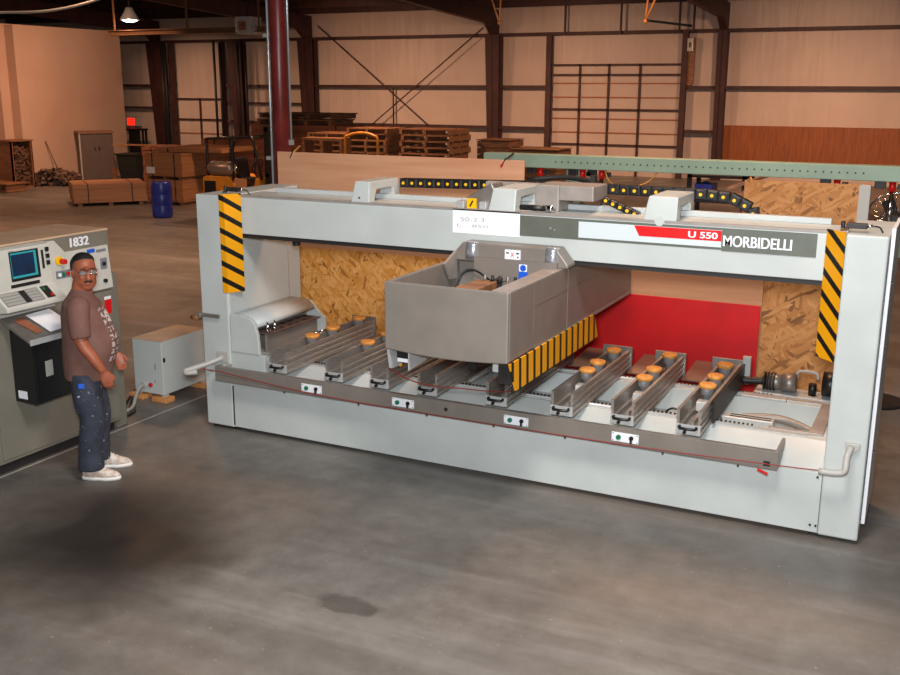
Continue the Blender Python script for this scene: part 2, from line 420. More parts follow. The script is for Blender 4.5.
trim(MB().box(-32, -24.2, 26.5, 26.75, 1.97, 2.03))
trim(MB().box(-20.9, -16.9, 26.55, 26.75, 2.2, 2.26))
# wood panelling along the foot of the back wall on the right
trim(MB().box(-1.2, 8.5, 26.62, 26.75, .35, 1.72), 'wainscot')
# columns
def column(x, w0, w1, label, ytop=4.6):
    b = MB()
    # web tapering in depth, with two flanges
    f = .03
    b.prism([(26.6, 0), (26.42, 0), (26.22, ytop), (26.6, ytop)], 'x', x-.015, x+.015)
    b.frustum([(x-w0/2, 26.42, 0), (x+w0/2, 26.42, 0), (x+w0/2, 26.45, 0), (x-w0/2, 26.45, 0)], [(x-w1/2, 26.22, ytop), (x+w1/2, 26.22, ytop), (x+w1/2, 26.25, ytop), (x-w1/2, 26.25, ytop)])
    b.box(x-w1/2, x+w1/2, 26.56, 26.6, 0, ytop)
    b._add([], [])
    single('steel_column', b, 'steelcol', label, 'column', (x, 26.3, 0))
column(-24.1, .5, .72, 'dark red steel column far left beside the red exit light')
column(-20.05, .5, .62, 'dark steel column with pipes, between the framed door and the maroon pipe column')
column(-16.75, .5, .66, 'dark red steel column just right of the maroon pipe column')
column(-9.1, .4, .52, 'dark red tapered steel column standing in the middle of the back wall')
column(-1.35, .3, .3, 'dark red steel column right of the big grid-framed door')
# framed doors in the back wall
def grid_door(name, x0, x1, z1, xs, zs, zthin, ftop):
    o = struct(name, MB().box(x0, x1, 26.66, 26.72, 0, z1), 'insul')
    b = MB()
    for x in xs: b.box(x-.035, x+.035, 26.6, 26.66, 0, z1)
    for z in zs: b.box(x0, x1, 26.6, 26.655, z-.035, z+.035)
    f = build('door_frame', b, 'girt', o)
    c = MB()
    for z in zthin: c.box(x0, x1, 26.63, 26.66, z-.02, z+.02)
    build('door_seam', c, 'wood_red', o)
    d = MB()
    for x in (x0-.11, x1+.11): d.box(x-.09, x+.09, 26.42, 26.6, 0, ftop)
    build('door_jamb', d, 'girt', o)
    return o
grid_door('door_1', -7.0, -2.65, 3.62, (-6.05, -5.05, -4.0), (3.59, 3.27, 2.15, 1.0), (3.0, 2.55, 1.85, 1.4), 4.6)
grid_door('door_2', -23.3, -20.95, 2.4, (-22.15,), (2.36, 1.55), (1.0,), 4.6)
# X bracing rods
for k, (a, b) in enumerate((((-16.3, 5.05), (-11.0, 1.0)), ((-9.5, 4.85), (-14.2, 1.35)))):
    lab = ('thin brace rod running down to the right across the back wall', 'thin brace rod running down to the left across the back wall')[k]
    single('brace_rod', MB().cyl((a[0], 26.46-.06*k, a[1]), (b[0], 26.46-.06*k, b[1]), .022, 8), 'girt', lab, 'brace rod', group='crossed brace rods')
single('conduit', MB().tube([(-13.15, 26.55, 2.83), (-13.15, 26.55, 1.55)], .03, 8, 0), 'girt', 'short vertical conduit beside the crossing of the brace rods', 'conduit')
for i, (x, zt) in enumerate(((-23.55, 4.5), (-20.9, 4.6), (-20.62, 4.5), (-19.75, 4.5), (-19.4, 4.4))):
    lab = ['pair of grey conduits rising at the left jamb of the small framed door', 'grey conduit rising at the right jamb of the small framed door',
           'grey conduit just left of the pipe-covered column', 'thin dark pipe on the face of the pipe-covered column', 'thin dark pipe on the right edge of the pipe-covered column'][i]
    b = MB().cyl((x, 26.1, 0), (x, 26.1, zt), .05, 8)
    if i == 0: b.cyl((x+.16, 26.1, 0), (x+.16, 26.1, zt), .04, 8)
    single('wall_pipe', b, 'dark', lab, 'pipe', group='vertical pipes on the far wall')
for i, (x) in enumerate((-6.55, -4.65, -2.3, -2.75)):
    lab = ['thin strut from upper girt to roof, leftmost over the grid door', 'thin strut from upper girt to roof over the middle of the grid door',
           'thin strut from upper girt to roof right of the grid door', 'thin strut from upper girt to roof over the right jamb of the grid door'][i]
    single('roof_strut', MB().box(x-.03, x+.03, 26.4, 26.46, 4.55, 5.55), 'girt', lab, 'strut', group='struts above the grid door')
# things on the back wall
t = thing('electrical_box', 'small grey disconnect box on wooden board high on the back wall', 'electrical box', (-2.38, 26.6, 3.1))
build('backing_board', MB().box(-2.48, -2.24, 26.5, 26.6, 2.95, 4.4), 'wood_mid', t)
build('box_body', MB().box(-2.46, -2.28, 26.38, 26.5, 3.98, 4.38), 'plate', t, .01)
build('switch_lever', MB().box(-2.39, -2.35, 26.34, 26.38, 4.1, 4.25), 'black', t)
t = thing('exit_sign', 'small lit red exit sign at the far left end of the back wall', 'sign', (-25.75, 26.5, 1.3))
M['exit'] = mat('exit_red', (255, 20, 10), .5, emit=(255, 16, 6), es=5)
build('housing', MB().box(-25.95, -25.4, 26.4, 26.75, 1.22, 1.62), 'plate', t, .01)
build('lit_face', MB().box(-25.86, -25.5, 26.38, 26.4, 1.28, 1.54), 'exit', t)
b = MB().box(-26.2, -24.6, 25.9, 26.2, 1.08, 1.16)
for x in (-26.15, -25.4, -24.7): b.box(x, x+.07, 25.92, 25.99, 0, 1.08).box(x, x+.07, 26.1, 26.17, 0, 1.08)
b.box(-25.3, -25.0, 25.95, 26.15, 0, 1.08)
single('workbench', b, 'dark', 'dark steel bench against the far wall below the exit sign', 'bench')
# ceiling things
t = thing('high_bay_lamp', 'glowing round high bay lamp hanging from the roof top left', 'lamp', (-15.6, 16, 4.55))
M['lampglow'] = mat('lamp_glow', (255, 240, 250), .5, emit=(250, 225, 255), es=9)
build('reflector', MB().lathe([(.1, 4.98), (.13, 4.9), (.26, 4.68), (.27, 4.64), (.25, 4.64), (.11, 4.9), (.08, 4.96)], (-15.6, 16, 0), 20), 'silver', t)
build('bulb', MB().ball((-15.6, 16, 4.64), .2, .2, .05), 'lampglow', t)
build('hanging_rod', MB().cyl((-15.6, 16, 4.95), (-15.6, 16, roofz(16)-.1), .02, 8), 'dark', t)
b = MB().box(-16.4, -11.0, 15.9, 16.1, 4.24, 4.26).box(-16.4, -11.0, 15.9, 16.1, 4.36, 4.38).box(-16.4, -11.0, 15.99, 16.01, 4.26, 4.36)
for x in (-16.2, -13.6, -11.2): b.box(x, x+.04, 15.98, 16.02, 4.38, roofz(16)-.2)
M['monorail'] = mat('steel_lit_orange', (120, 84, 58), .5, var=.1)  # grey steel with the lamp's orange light put into its colour
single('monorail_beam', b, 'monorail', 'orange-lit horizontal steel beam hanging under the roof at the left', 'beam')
t = thing('unit_heater', 'small pale heater box hanging under the roof left of the maroon pipe column', 'heater', (-11.5, 16, 4.25))
build('casing', MB().box(-11.72, -11.25, 15.7, 16.2, 4.18, 4.62), 'plate', t, .01)
build('grille', MB().box(-11.6, -11.38, 15.68, 15.7, 4.28, 4.5), 'wood_mid', t)
build('hanger', MB().box(-11.5, -11.46, 15.9, 15.94, 4.62, roofz(16)-.1), 'dark', t)
single('ceiling_cable', MB().tube([(-9.6, 6, 4.03), (-9.0, 6, 4.04), (-8.4, 6, 4.03), (-7.9, 6, 4.04), (-7.3, 6, 4.1), (-6.7, 6, 4.21), (-6.0, 6, 4.4)], .022, 8), 'ducttape',
       'pale cable sagging across the top left corner under the roof', 'cable')
M['rod_lit'] = mat('conduit_lit_orange', (236, 150, 84), .4)  # orange lamp light on the conduits painted in as bright colour
def v_hanger(x, xa, xb, z0, z1, label):
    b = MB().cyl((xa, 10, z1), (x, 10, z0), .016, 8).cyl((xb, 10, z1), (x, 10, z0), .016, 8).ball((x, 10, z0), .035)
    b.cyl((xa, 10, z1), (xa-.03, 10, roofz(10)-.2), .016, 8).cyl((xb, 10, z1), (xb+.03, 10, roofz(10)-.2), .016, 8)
    return single('wire_hanger', b, 'rod_lit', label, 'hanger', group='V-shaped hangers under the roof')
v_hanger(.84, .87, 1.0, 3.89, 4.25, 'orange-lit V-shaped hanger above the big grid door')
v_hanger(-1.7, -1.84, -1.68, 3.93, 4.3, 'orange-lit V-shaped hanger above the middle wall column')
single('pipe_arm', MB().tube([(.84, 10.05, 3.91), (1.1, 10.3, 3.88), (1.45, 10.6, 3.84)], .02, 8), 'dark', 'short dark arm reaching right from the right V-shaped hanger', 'pipe')

# maroon pipe column with conduits
t = thing('pipe_column', 'maroon round pipe column with pale conduits on both sides', 'column', (-1.5, 3.32, 0))
px, py = -1.5, 3.32
build('pipe', MB().cyl((px, py, 0), (px, py, roofz(3.3)-.7), .098, 32), 'pipe_red', t)
build('base_plate', MB().box(px-.2, px+.2, py-.2, py+.2, 0, .02), 'dark', t)
for dx, dy, lab in ((-.105, -.052, 'left'), (.1, .05, 'right')):
    z0 = 2.2 if dx > 0 else 0
    build('conduit', MB().cyl((px+dx, py+dy, z0), (px+dx, py+dy, 5.5), .013, 10), 'conduit', t)
build('conduit_strap', MB().box(px-.15, px-.1, py-.11, py-.05, 2.03, 2.07).box(px+.08, px+.13, py-.0, py+.06, 2.2, 2.26), 'plate', t)
build('conduit_strap', MB().box(px-.14, px-.1, py-.1, py-.05, 3.4, 3.44), 'plate', t)

# thin pale joint line in the floor
single('floor_joint', MB().box(-.615, -.6, -3.2, 2.6, 0, .0015), 'ducttape', 'thin pale joint line in the concrete running along the foot of the control cabinet', 'joint', kind='structure')
bpy.data.objects['floor_joint'].name = 'trim_90'

# ================================================================== THE MACHINE
W = 5.26
mc = thing('machining_center', 'large pale grey gantry machining centre with hazard-striped posts, standing on the concrete floor', 'machine', (2.63, .5, 0))
# base bed: low front face, sloping ledge, open pan between two guide beams
b = MB().prism([(.012, .035), (.012, .45), (.275, .582), (.40, .582), (.40, .035)], 'x', .27, 5.03)
b.box(.27, 5.03, 1.04, 1.2, .035, .582).box(.27, 5.03, .40, 1.04, .30, .40)
b.box(4.87, 5.03, .40, 1.04, .40, .582).box(2.2, 2.24, .40, 1.04, .40, .52)
b.box(.25, .625, .006, 1.05, .40, .70)
build('base_bed', b, 'paint', mc, .004)
for x in (.25, 1.8, 3.4, 4.85):
    build('levelling_foot', MB().box(x, x+.16, .1, .8, 0, .035), 'dark', mc)
for y in (.33, 1.12):
    g = build('guide_rail', MB().box(.64, 4.86, y-.03, y+.03, .582, .59).cyl((.66, y-.01, .592), (4.55, y-.01, .592), .009, 10), 'plate', mc)
    r = MB()
    for i in range(128): r.box(.68+i*.030, .68+i*.030+.012, y+.012, y+.034, .59, .602)
    build('rack_teeth', r, 'dark', g)
build('duct', MB().tube([(4.25, .66, .5), (4.4, .68, .54), (4.6, .72, .55), (4.75, .7, .53), (4.9, .62, .5)], .03, 10), 'taupe', mc)
sc_ = build('slot_cover', MB().box(4.27, 4.62, .45, .56, .55, .602), 'plate', mc, .004)
build('slot', MB().box(4.32, 4.6, .47, .485, .602, .6045), 'black', sc_)
build('slot', MB().box(4.32, 4.6, .515, .53, .602, .6045), 'black', sc_)
build('slot_cover', MB().box(4.29, 4.62, 1.04, 1.14, .582, .60), 'plate', mc, .004)
build('inner_ledge', MB().box(4.6, 4.96, .36, .40, .582, .596).box(4.87, 4.96, .40, 1.1, .582, .596), 'taupe_light', mc, .003)
g = build('spindle_motor', MB().cyl((4.45, 1.3, .66), (4.55, 1.3, .66), .062, 20).cyl((4.55, 1.3, .66), (4.65, 1.3, .665), .072, 20), 'alu_dull', mc)
for x in (4.41, 4.435, 4.46, 4.485): build('motor_rib', MB().cyl((x, 1.3, .66), (x+.012, 1.3, .66), .07, 20), 'dark', g)
build('motor_base', MB().box(4.35, 4.96, 1.21, 1.42, 0, .59), 'paint2', mc, .01)
build('hose_bundle', MB().tube([(4.2, 1.26, .66), (4.3, 1.28, .65), (4.42, 1.3, .66)], .03, 10), 'dark', mc)
build('valve_pipe', MB().tube([(4.64, 1.36, .70), (4.66, 1.36, .75), (4.78, 1.36, .75), (4.8, 1.36, .70)], .012, 8), 'ducttape', mc)
build('filter_cup', MB().cyl((4.77, 1.3, .59), (4.77, 1.3, .68), .03, 14), 'black', mc)
build('fan_end', MB().cyl((4.84, 1.32, .685), (4.95, 1.32, .685), .095, 20), 'black', mc)

# posts
lp = MB().prism([(0, .0), (.275, 0), (.29, .015), (.29, .86), (.278, .875), (.278, 1.06), (0, 1.06)], 'z', .03, 2.0)
lpost = build('left_post', lp, 'paint', mc, .012)
rp = MB().prism([(W, 0), (5.015, 0), (5.015, .8), (W, .8)], 'z', .03, 2.0)
rpost = build('right_post', rp, 'paint', mc, .012)
build('post_foot', MB().box(.02, .3, .05, .8, 0, .03), 'dark', lpost)
build('post_foot', MB().box(4.95, 5.22, .05, .75, 0, .03), 'dark', rpost)
build('side_cover', MB().box(W+.004, W+.028, .09, .72, .12, 2.04), 'white', rpost, .004)
b = MB()
for z in (.6, 1.3, 1.7): b.cyl((W+.028, .15, z), (W+.036, .15, z), .012, 10)
build('cover_screw', b, 'chrome', rpost)
# seam plates where bed meets right post
build('seam', MB().box(5.0125, 5.015, -.002, .002, .05, .45), 'shadowgap', mc)
build('seam', MB().box(.286, .289, -.003, .013, .05, .4), 'shadowgap', mc)
b = MB()
for (x, z) in ((4.965, .085), (5.0, .085), (4.985, .42)): b.cyl((x, .015, z), (x, .005, z), .008, 8)
build('bolt', b, 'dark', mc)
for z in (.1, .17, .235, .3):
    build('yellow_plug', MB().cyl((.056, .01, z), (.056, .004, z), .012, 12), 'yellow', lpost)
# hazard strips on the chamfers
def strip(pa, pb, z0, z1, out, name, m, par):
    d = Vector((pb[0]-pa[0], pb[1]-pa[1], 0)); n = Vector((d.y, -d.x, 0)).normalized()*out
    mb = MB().frustum([(pa[0]+n.x*k, pa[1]+n.y*k, z0) for k in (0,)]+[(pb[0], pb[1], z0), (pb[0]+n.x*.006, pb[1]+n.y*.006, z0), (pa[0]+n.x*.006, pa[1]+n.y*.006, z0)],
                      [(pa[0], pa[1], z1), (pb[0], pb[1], z1), (pb[0]+n.x*.006, pb[1]+n.y*.006, z1), (pa[0]+n.x*.006, pa[1]+n.y*.006, z1)])
    return build(name, mb, m, par)
build('hazard_strip', MB().prism([(.24, -.005), (.293, -.005), (.356, .138), (.351, .141), (.288, .0), (.24, .0)], 'z', 1.2, 2.012), 'haz_left', lpost)
strip((4.895, .121), (5.016, -.002), 1.195, 2.012, 1, 'hazard_strip', 'haz_right', rpost)
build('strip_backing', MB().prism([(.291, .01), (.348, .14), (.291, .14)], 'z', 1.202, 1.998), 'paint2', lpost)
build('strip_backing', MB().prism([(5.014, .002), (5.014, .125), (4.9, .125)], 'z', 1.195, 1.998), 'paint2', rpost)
# limit switches on the post tops
for (x, y, p) in ((.22, .12, lpost), (5.0, .12, rpost)):
    s_ = build('limit_switch', MB().box(x, x+.12, y, y+.045, 2.022, 2.055).cyl((x-.02, y+.02, 2.0), (x-.02, y+.02, 2.065), .014, 10), 'dark', p, .004)
    build('switch_bracket', MB().box(x-.03, x+.02, y-.01, y+.06, 2.0, 2.022).cyl((x+.12, y+.02, 2.04), (x+.15, y+.02, 2.04), .01, 8), 'chrome', s_)
    build('switch_lead', MB().tube([(x+.15, y+.02, 2.04), (x+.19, y+.03, 2.035), (x+.21, y+.04, 2.002)], .005, 6), 'black', s_)
# valve lever on the left post
l_ = build('valve_lever', MB().obox((.1, -.02, .995), .2, .02, .03, 0, 0, -.0).cyl((-.01, -.045, .985), (-.01, .0, .985), .028, 12), 'alu_dull', lpost, .003)
build('lever_nut', MB().cyl((-.07, -.05, .97), (.0, -.05, .97), .018, 8).cyl((-.03, -.06, .97), (-.03, .01, .97), .03, 6), 'wood_mid', l_)

# the gantry beam, its carriage and head: scaled about the camera to a nearer depth (top edge 2.0 m)
CAM_SCALE[0] = .9537; CAM_SCALE[1] = Vector((.2584, -.303, .1323))
# beam
bm_ = MB().prism([(.475, 1.62), (.475, 1.93), (.49, 1.95), (.86, 1.95), (.88, 1.93), (.88, 1.62)], 'x', .034, 4.985)
beam = build('gantry_beam', bm_, 'paint', mc, .004)
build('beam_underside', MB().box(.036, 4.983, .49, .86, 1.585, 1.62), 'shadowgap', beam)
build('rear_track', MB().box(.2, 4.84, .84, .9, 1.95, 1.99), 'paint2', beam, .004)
build('front_track', MB().box(.1, 4.868, .472, .5, 1.94, 1.957), 'taupe_light', beam)
build('under_block', MB().cyl((.6, .55, 1.575), (.6, .55, 1.545), .035, 12), 'dark', beam)
# decals on the beam's front face
def fplate(name, x0, x1, z0, z1, m, th=.004, par=None, y=.475):
    return build(name, MB().box(x0, x1, y-th, y-.0005, z0, z1), m, par or beam)
nt_ = fplate('taped_note', 2.122, 2.682, 1.765, 1.95, 'paper', .003)
def scrib(name, s, x, z, w, h): text(name, s, 'ink', nt_, (x, .4705, z), (1, 0, 0), (0, 0, 1), h, w, 0, .0005)
scrib('note_writing', '50-2 3', 2.19, 1.86, .2, .03); scrib('note_writing', 'L... 850', 2.16, 1.815, .26, .022)
fplate('grey_band', 2.682, 4.178, 1.778, 1.93, 'decal_dark', .003)
fplate('white_band', 3.146, 4.178, 1.795, 1.912, 'decal_white', .005)
rb = build('red_band', MB().prism([(3.56, 1.91), (4.178, 1.91), (4.178, 1.837), (3.6, 1.837)], 'y', .468, .4699), 'red', beam)
nb = fplate('name_plate', 4.18, 4.8, 1.772, 1.93, 'decal_dark', .006)
text('model_lettering', 'U 550', 'white', rb, (3.95, .467, 1.85), (1, 0, 0), (0, 0, 1), .045, .2, .01, fat=.04)
text('maker_lettering', 'MORBIDELLI', 'white', nb, (4.192, .468, 1.806), (1, 0, 0), (0, 0, 1), .075, .45, .004, fat=.03)
build('small_mark', MB().box(2.92, 2.935, .4705, .472, 1.845, 1.853).box(2.955, 2.965, .4705, .472, 1.835, 1.843), 'plate', beam)
# saddle blocks straddling the beam
def saddle(x0, x1, x2, lab=None):
    # tapered front face, top, and arched cheek going back
    b = MB()
    b.frustum([(x0, .47, 1.95), (x1, .47, 1.95), (x1, .56, 1.95), (x0, .56, 1.95)], [(x0+.03, .49, 2.115), (x1-.01, .49, 2.115), (x1-.01, .56, 2.115), (x0+.03, .56, 2.115)])
    b.frustum([(x0+.03, .49, 2.085), (x1-.01, .49, 2.085), (x1-.01, .96, 2.085), (x0+.03, .96, 2.085)], [(x0+.03, .49, 2.12), (x1-.01, .49, 2.12), (x1-.01, .96, 2.12), (x0+.03, .96, 2.12)])
    b.box(x0+.03, x1-.01, .88, .98, 1.95, 2.1)
    b.prism([(.49, 2.12), (.96, 2.12), (.99, 1.95), (.9, 1.95), (.86, 2.05), (.6, 2.05), (.56, 1.95), (.47, 1.95)], 'x', x1-.03, x1+.0)
    return build('saddle_block', b, 'paint', mc, .008)
saddle(1.2, 1.37, 0); saddle(2.42, 2.64, 0); saddle(3.62, 3.86, 0)
build('saddle_tab', MB().cyl((3.74, .468, 1.95), (3.74, .474, 1.95), .035, 20), 'paint', beam)
build('mount_screw', MB().cyl((1.28, .47, 1.99), (1.28, .478, 1.99), .008, 8), 'dark', beam)
# carriage drive and head carriage on top of the beam
b = MB().box(2.74, 2.93, .62, .95, 1.95, 2.15).box(2.93, 3.2, .62, .95, 2.04, 2.15).box(2.2, 2.9, .9, 1.0, 1.96, 2.13)
car = build('carriage_cover', b, 'taupe_light', mc, .008)
build('gear_housing', MB().obox((2.33, .66, 2.04), .24, .2, .12, 0, 0, -.5).box(2.15, 2.42, .53, .66, 1.95, 2.0), 'alu_dull', car, .01)
ht = build('hazard_tab', MB().box(2.22, 2.3, .515, .528, 1.955, 2.03), 'yellow', car)
build('black_mark', MB().obox((2.26, .513, 1.992), .012, .004, .05, 0, 0, .5), 'black', ht)
for x in (2.14, 2.33): build('end_stop', MB().box(x, x+.06, .5, .58, 1.95, 2.01), 'plate', car, .004)
build('cylinder', MB().cyl((2.66, .53, 1.985), (2.87, .53, 1.985), .022, 14), 'black', car)
build('cylinder_cap', MB().cyl((2.87, .53, 1.985), (2.93, .53, 1.985), .027, 14), 'chrome', car)
# energy chains with yellow link pins
def chain(pts, name, pitch=.083, w=.08, h=.075, par=mc, y=1.0):
    b = MB(); P = [Vector((p[0], y, p[1])) for p in pts]
    L = [0.]
    for i in range(1, len(P)): L.append(L[-1]+(P[i]-P[i-1]).length)
    def at(d):
        for i in range(1, len(P)):
            if d <= L[i]+1e-6:
                t = (d-L[i-1])/(L[i]-L[i-1]); return P[i-1].lerp(P[i], t), (P[i]-P[i-1]).normalized()
        return P[-1], (P[-1]-P[-2]).normalized()
    n = int(L[-1]/pitch); pins = []
    for i in range(n):
        c, d = at((i+.5)*pitch); a = -math.atan2(d.z, d.x)
        b.obox(c, pitch*.97, w, h, 0, 0, a)
        b.obox(c+Vector((0, -w/2-.003, 0)), pitch*.8, .008, h*.8, 0, 0, a)
        pins.append(c+Vector((0, -w/2-.007, 0)))
    o = build(name, b, 'black', par, .004)
    for p in pins:
        build('link_pin', MB().cyl(p, p+Vector((0, -.006, 0)), .0125, 12), 'yellow', o)
    return o
chain([(1.38, 2.075), (2.95, 2.11)], 'energy_chain')
chain([(3.12, 2.105), (3.95, 2.1), (4.12, 2.085), (4.24, 2.03), (4.29, 1.98), (4.3, 1.93)], 'energy_chain')
build('chain_tray', MB().box(1.3, 4.5, .93, 1.08, 1.9, 1.95).box(3.05, 3.09, .97, 1.03, 2.05, 2.2), 'dark', mc)
build('cable_bundle', MB().tube([(2.5, 1.05, 2.14), (2.8, 1.1, 2.17), (3.1, 1.05, 2.14)], .02, 8), 'dark', mc)
chain([(3.22, 2.05), (3.5, 1.94)], 'energy_chain', .06, .05, .05, mc, .8)

# machining head -----------------------------------------------------------
hx0, hx1, hy0, hy1, hz0, hz1 = 2.182, 3.097, -.70, 2.07, 1.111, 1.583
b = MB()
# front panel with slightly bowed lower edge
n = 12; pts = [(hx0, hz1), (hx0, hz0)]+[(hx0+(hx1-hx0)*i/n, hz0-.022*math.sin(PI*i/n)) for i in range(1, n)]+[(hx1, hz0), (hx1, hz1)]
b.prism(pts, 'y', hy0, hy0+.03)
b.box(hx0, hx0+.03, hy0+.03, .42, hz0, hz1)          # left wall
b.box(hx1-.03, hx1, hy0+.03, .42, hz0, hz1)          # right wall
b.box(hx0+.03, hx1-.03, hy0+.03, .42, hz0, hz0+.03)  # tray floor
b.box(hx0, hx1, .42, hy1, hz0, 1.565)                # closed rear arm
head = build('head_housing', b, 'taupe', mc, .008)
build('rim_flange', MB().box(hx1-.13, hx1-.001, hy0+.03, .40, hz1-.012, hz1+.002), 'taupe_light', head, .003)
build('panel_groove', MB().box(hx1-.001, hx1+.002, -.25, 2.05, 1.41, 1.416).box(hx1-.001, hx1+.0015, -.255, -.25, hz0, hz1), 'alu_dull', head)
build('lower_flange', MB().box(hx0+.1, hx1+.004, -.2, hy1, hz0-.02, hz0+.004), 'taupe_light', head)
# bridge bracket across the tray
b = MB().prism([(2.215, 1.584), (3.135, 1.584), (3.135, 1.61), (3.045, 1.725), (2.29, 1.725), (2.215, 1.64)], 'y', .3, .46)
br = build('bridge_bracket', b, 'taupe', head, .01)
build('back_panel', MB().box(2.4, 3.06, .27, .3, 1.38, 1.625), 'taupe', br)
build('cheek_plate', MB().prism([(.1, 1.584), (.3, 1.66), (.3, 1.45), (.2, 1.45)], 'x', 2.225, 2.245), 'taupe_light', br)
for x in (2.325, 2.965):
    build('silver_clip', MB().prism([(.285, 1.605), (.275, 1.65), (.285, 1.70), (.3, 1.728), (.35, 1.728), (.35, 1.6)], 'x', x, x+.085, True), 'silver', br)
ap = build('axis_label', MB().box(2.64, 2.765, .294, .299, 1.625, 1.695), 'white', br)
text('axis_letter', 'X', 'red', ap, (2.685, .2925, 1.64), (1, 0, 0), (0, 0, 1), .035, .03, .01)
build('arrow_mark', MB().box(2.65, 2.675, .2925, .2935, 1.665, 1.675).box(2.73, 2.755, .2925, .2935, 1.665, 1.675).box(2.74, 2.75, .2925, .2935, 1.635, 1.648), 'black', ap)
bs = build('safety_sticker', MB().box(2.765, 2.835, .266, .2699, 1.475, 1.6), 'blue', br)
build('sticker_field', MB().box(2.768, 2.832, .2645, .2665, 1.545, 1.598), 'white', bs)
build('mandatory_mark', MB().cyl((2.8, .2645, 1.571), (2.8, .2635, 1.571), .024, 20), 'blue', bs)
# contents of the tray
b = MB().box(2.5, 2.66, -.25, .12, 1.14, 1.49)
build('spindle_block', b, 'wood_mid', head, .01)
build('spindle_block', MB().box(2.38, 2.47, -.2, .1, 1.14, 1.44), 'cup', head, .006)
for i in range(7):
    x = 2.55+i*.06
    build('valve', MB().box(x, x+.04, .05+.02*(i % 3), .24, 1.14, 1.47+.02*(i % 2)).cyl((x+.02, .1, 1.47), (x+.02, .1, 1.53), .012, 8), 'dark' if i % 3 else 'alu_dull', head)
build('cable_loom', MB().tube([(2.3, .1, 1.3), (2.33, .2, 1.5), (2.42, .24, 1.53), (2.55, .22, 1.47), (2.7, .16, 1.44), (2.8, .1, 1.4)], .008, 8), 'black', head)
build('side_conduit', MB().box(2.86, 2.92, -.5, .25, 1.14, 1.45), 'taupe_light', head, .01)
# striped skirt down the right side, and the left front bracket
b = MB().prism([(-.70, 1.112), (-.585, .905), (1.12, .905), (1.02, 1.112)], 'x', hx1+.006, hx1+.018)
sk = build('hazard_skirt', b, 'haz_head', head)
build('skirt_brush', MB().box(hx1-.02, hx1+.004, -.585, 1.12, .885, .93), 'dark', sk)
build('skirt_bracket', MB().box(3.0, hx1+.004, -.62, 1.0, .95, 1.11), 'dark', head)
g = build('corner_gusset', MB().prism([(-.69, 1.105), (-.66, .965), (-.56, .955), (.3, 1.08), (.3, 1.105)], 'x', hx0+.01, hx0+.03), 'plate', head)
build('sensor', MB().box(hx0+.05, hx0+.15, -.62, -.55, 1.035, 1.085), 'black', g)
build('sensor_lens', MB().box(hx0+.06, hx0+.14, -.63, -.56, 1.01, 1.035), 'white', g)
build('gusset_edge', MB().obox((hx0+.02, -.13, 1.015), .03, .88, .012, 0, .145), 'haz_small', g)
build('gusset_plate', MB().prism([(-.66, .965), (-.3, .99), (-.05, 1.1), (-.66, 1.1)], 'x', hx0+.16, hx0+.17), 'plate', g)
build('lower_arm', MB().box(2.75, 2.8, -.55, .1, 1.0, 1.07), 'black', head)
build('lower_arm', MB().box(2.95, 2.99, -.6, -.5, 1.02, 1.1), 'plate', head)

CAM_SCALE[0] = 1.; CAM_SCALE[1] = Vector((0, 0, 0))
# work rails --------------------------------------------------------------
def make_rail():
    x = 0.; y0, y1 = -.05, 1.33
    def pr(side):   # extruded side wall with grooves; side=+1 right, -1 left
        s = side; o = .085
        P = [(o, .6), (o, .625), (o-.008, .63), (o-.008, .645), (o, .65), (o, .668), (o-.008, .673), (o-.008, .688), (o, .693), (o, .715), (o-.006, .72), (o-.006, .728), (o, .745), (o, .765), (o-.022, .765), (o-.022, .6)]
        return [(s*p[0], p[1]) for p in P]
    b = MB().prism(pr(1), 'y', y0, y1).prism(pr(-1), 'y', y0, y1)
    b.box(-.063, .063, y0, y1, .6, .618)
    b.box(-.012, .012, y0+.12, y1, .618, .655).box(-.063, -.045, y0, y1, .618, .66).box(.045, .063, y0, y1, .618, .66)
    o = build('work_rail', b, 'alu', mc)
    e = build('end_plate', MB().box(-.083, .083, y0-.012, y0, .598, .668), 'plate', o, .002)
    build('handle', MB().tube([(-.055, y0-.01, .655), (-.05, y0-.04, .648), (.05, y0-.04, .648), (.055, y0-.01, .655)], .0105, 8, 2), 'black', e)
    build('knob', MB().cyl((-.02, y0-.012, .617), (-.02, y0-.03, .617), .012, 10), 'black', e)
    build('rear_stop', MB().box(-.15, .1, y1, y1+.02, .6, .79), 'alu_dull', o, .003)
    return o
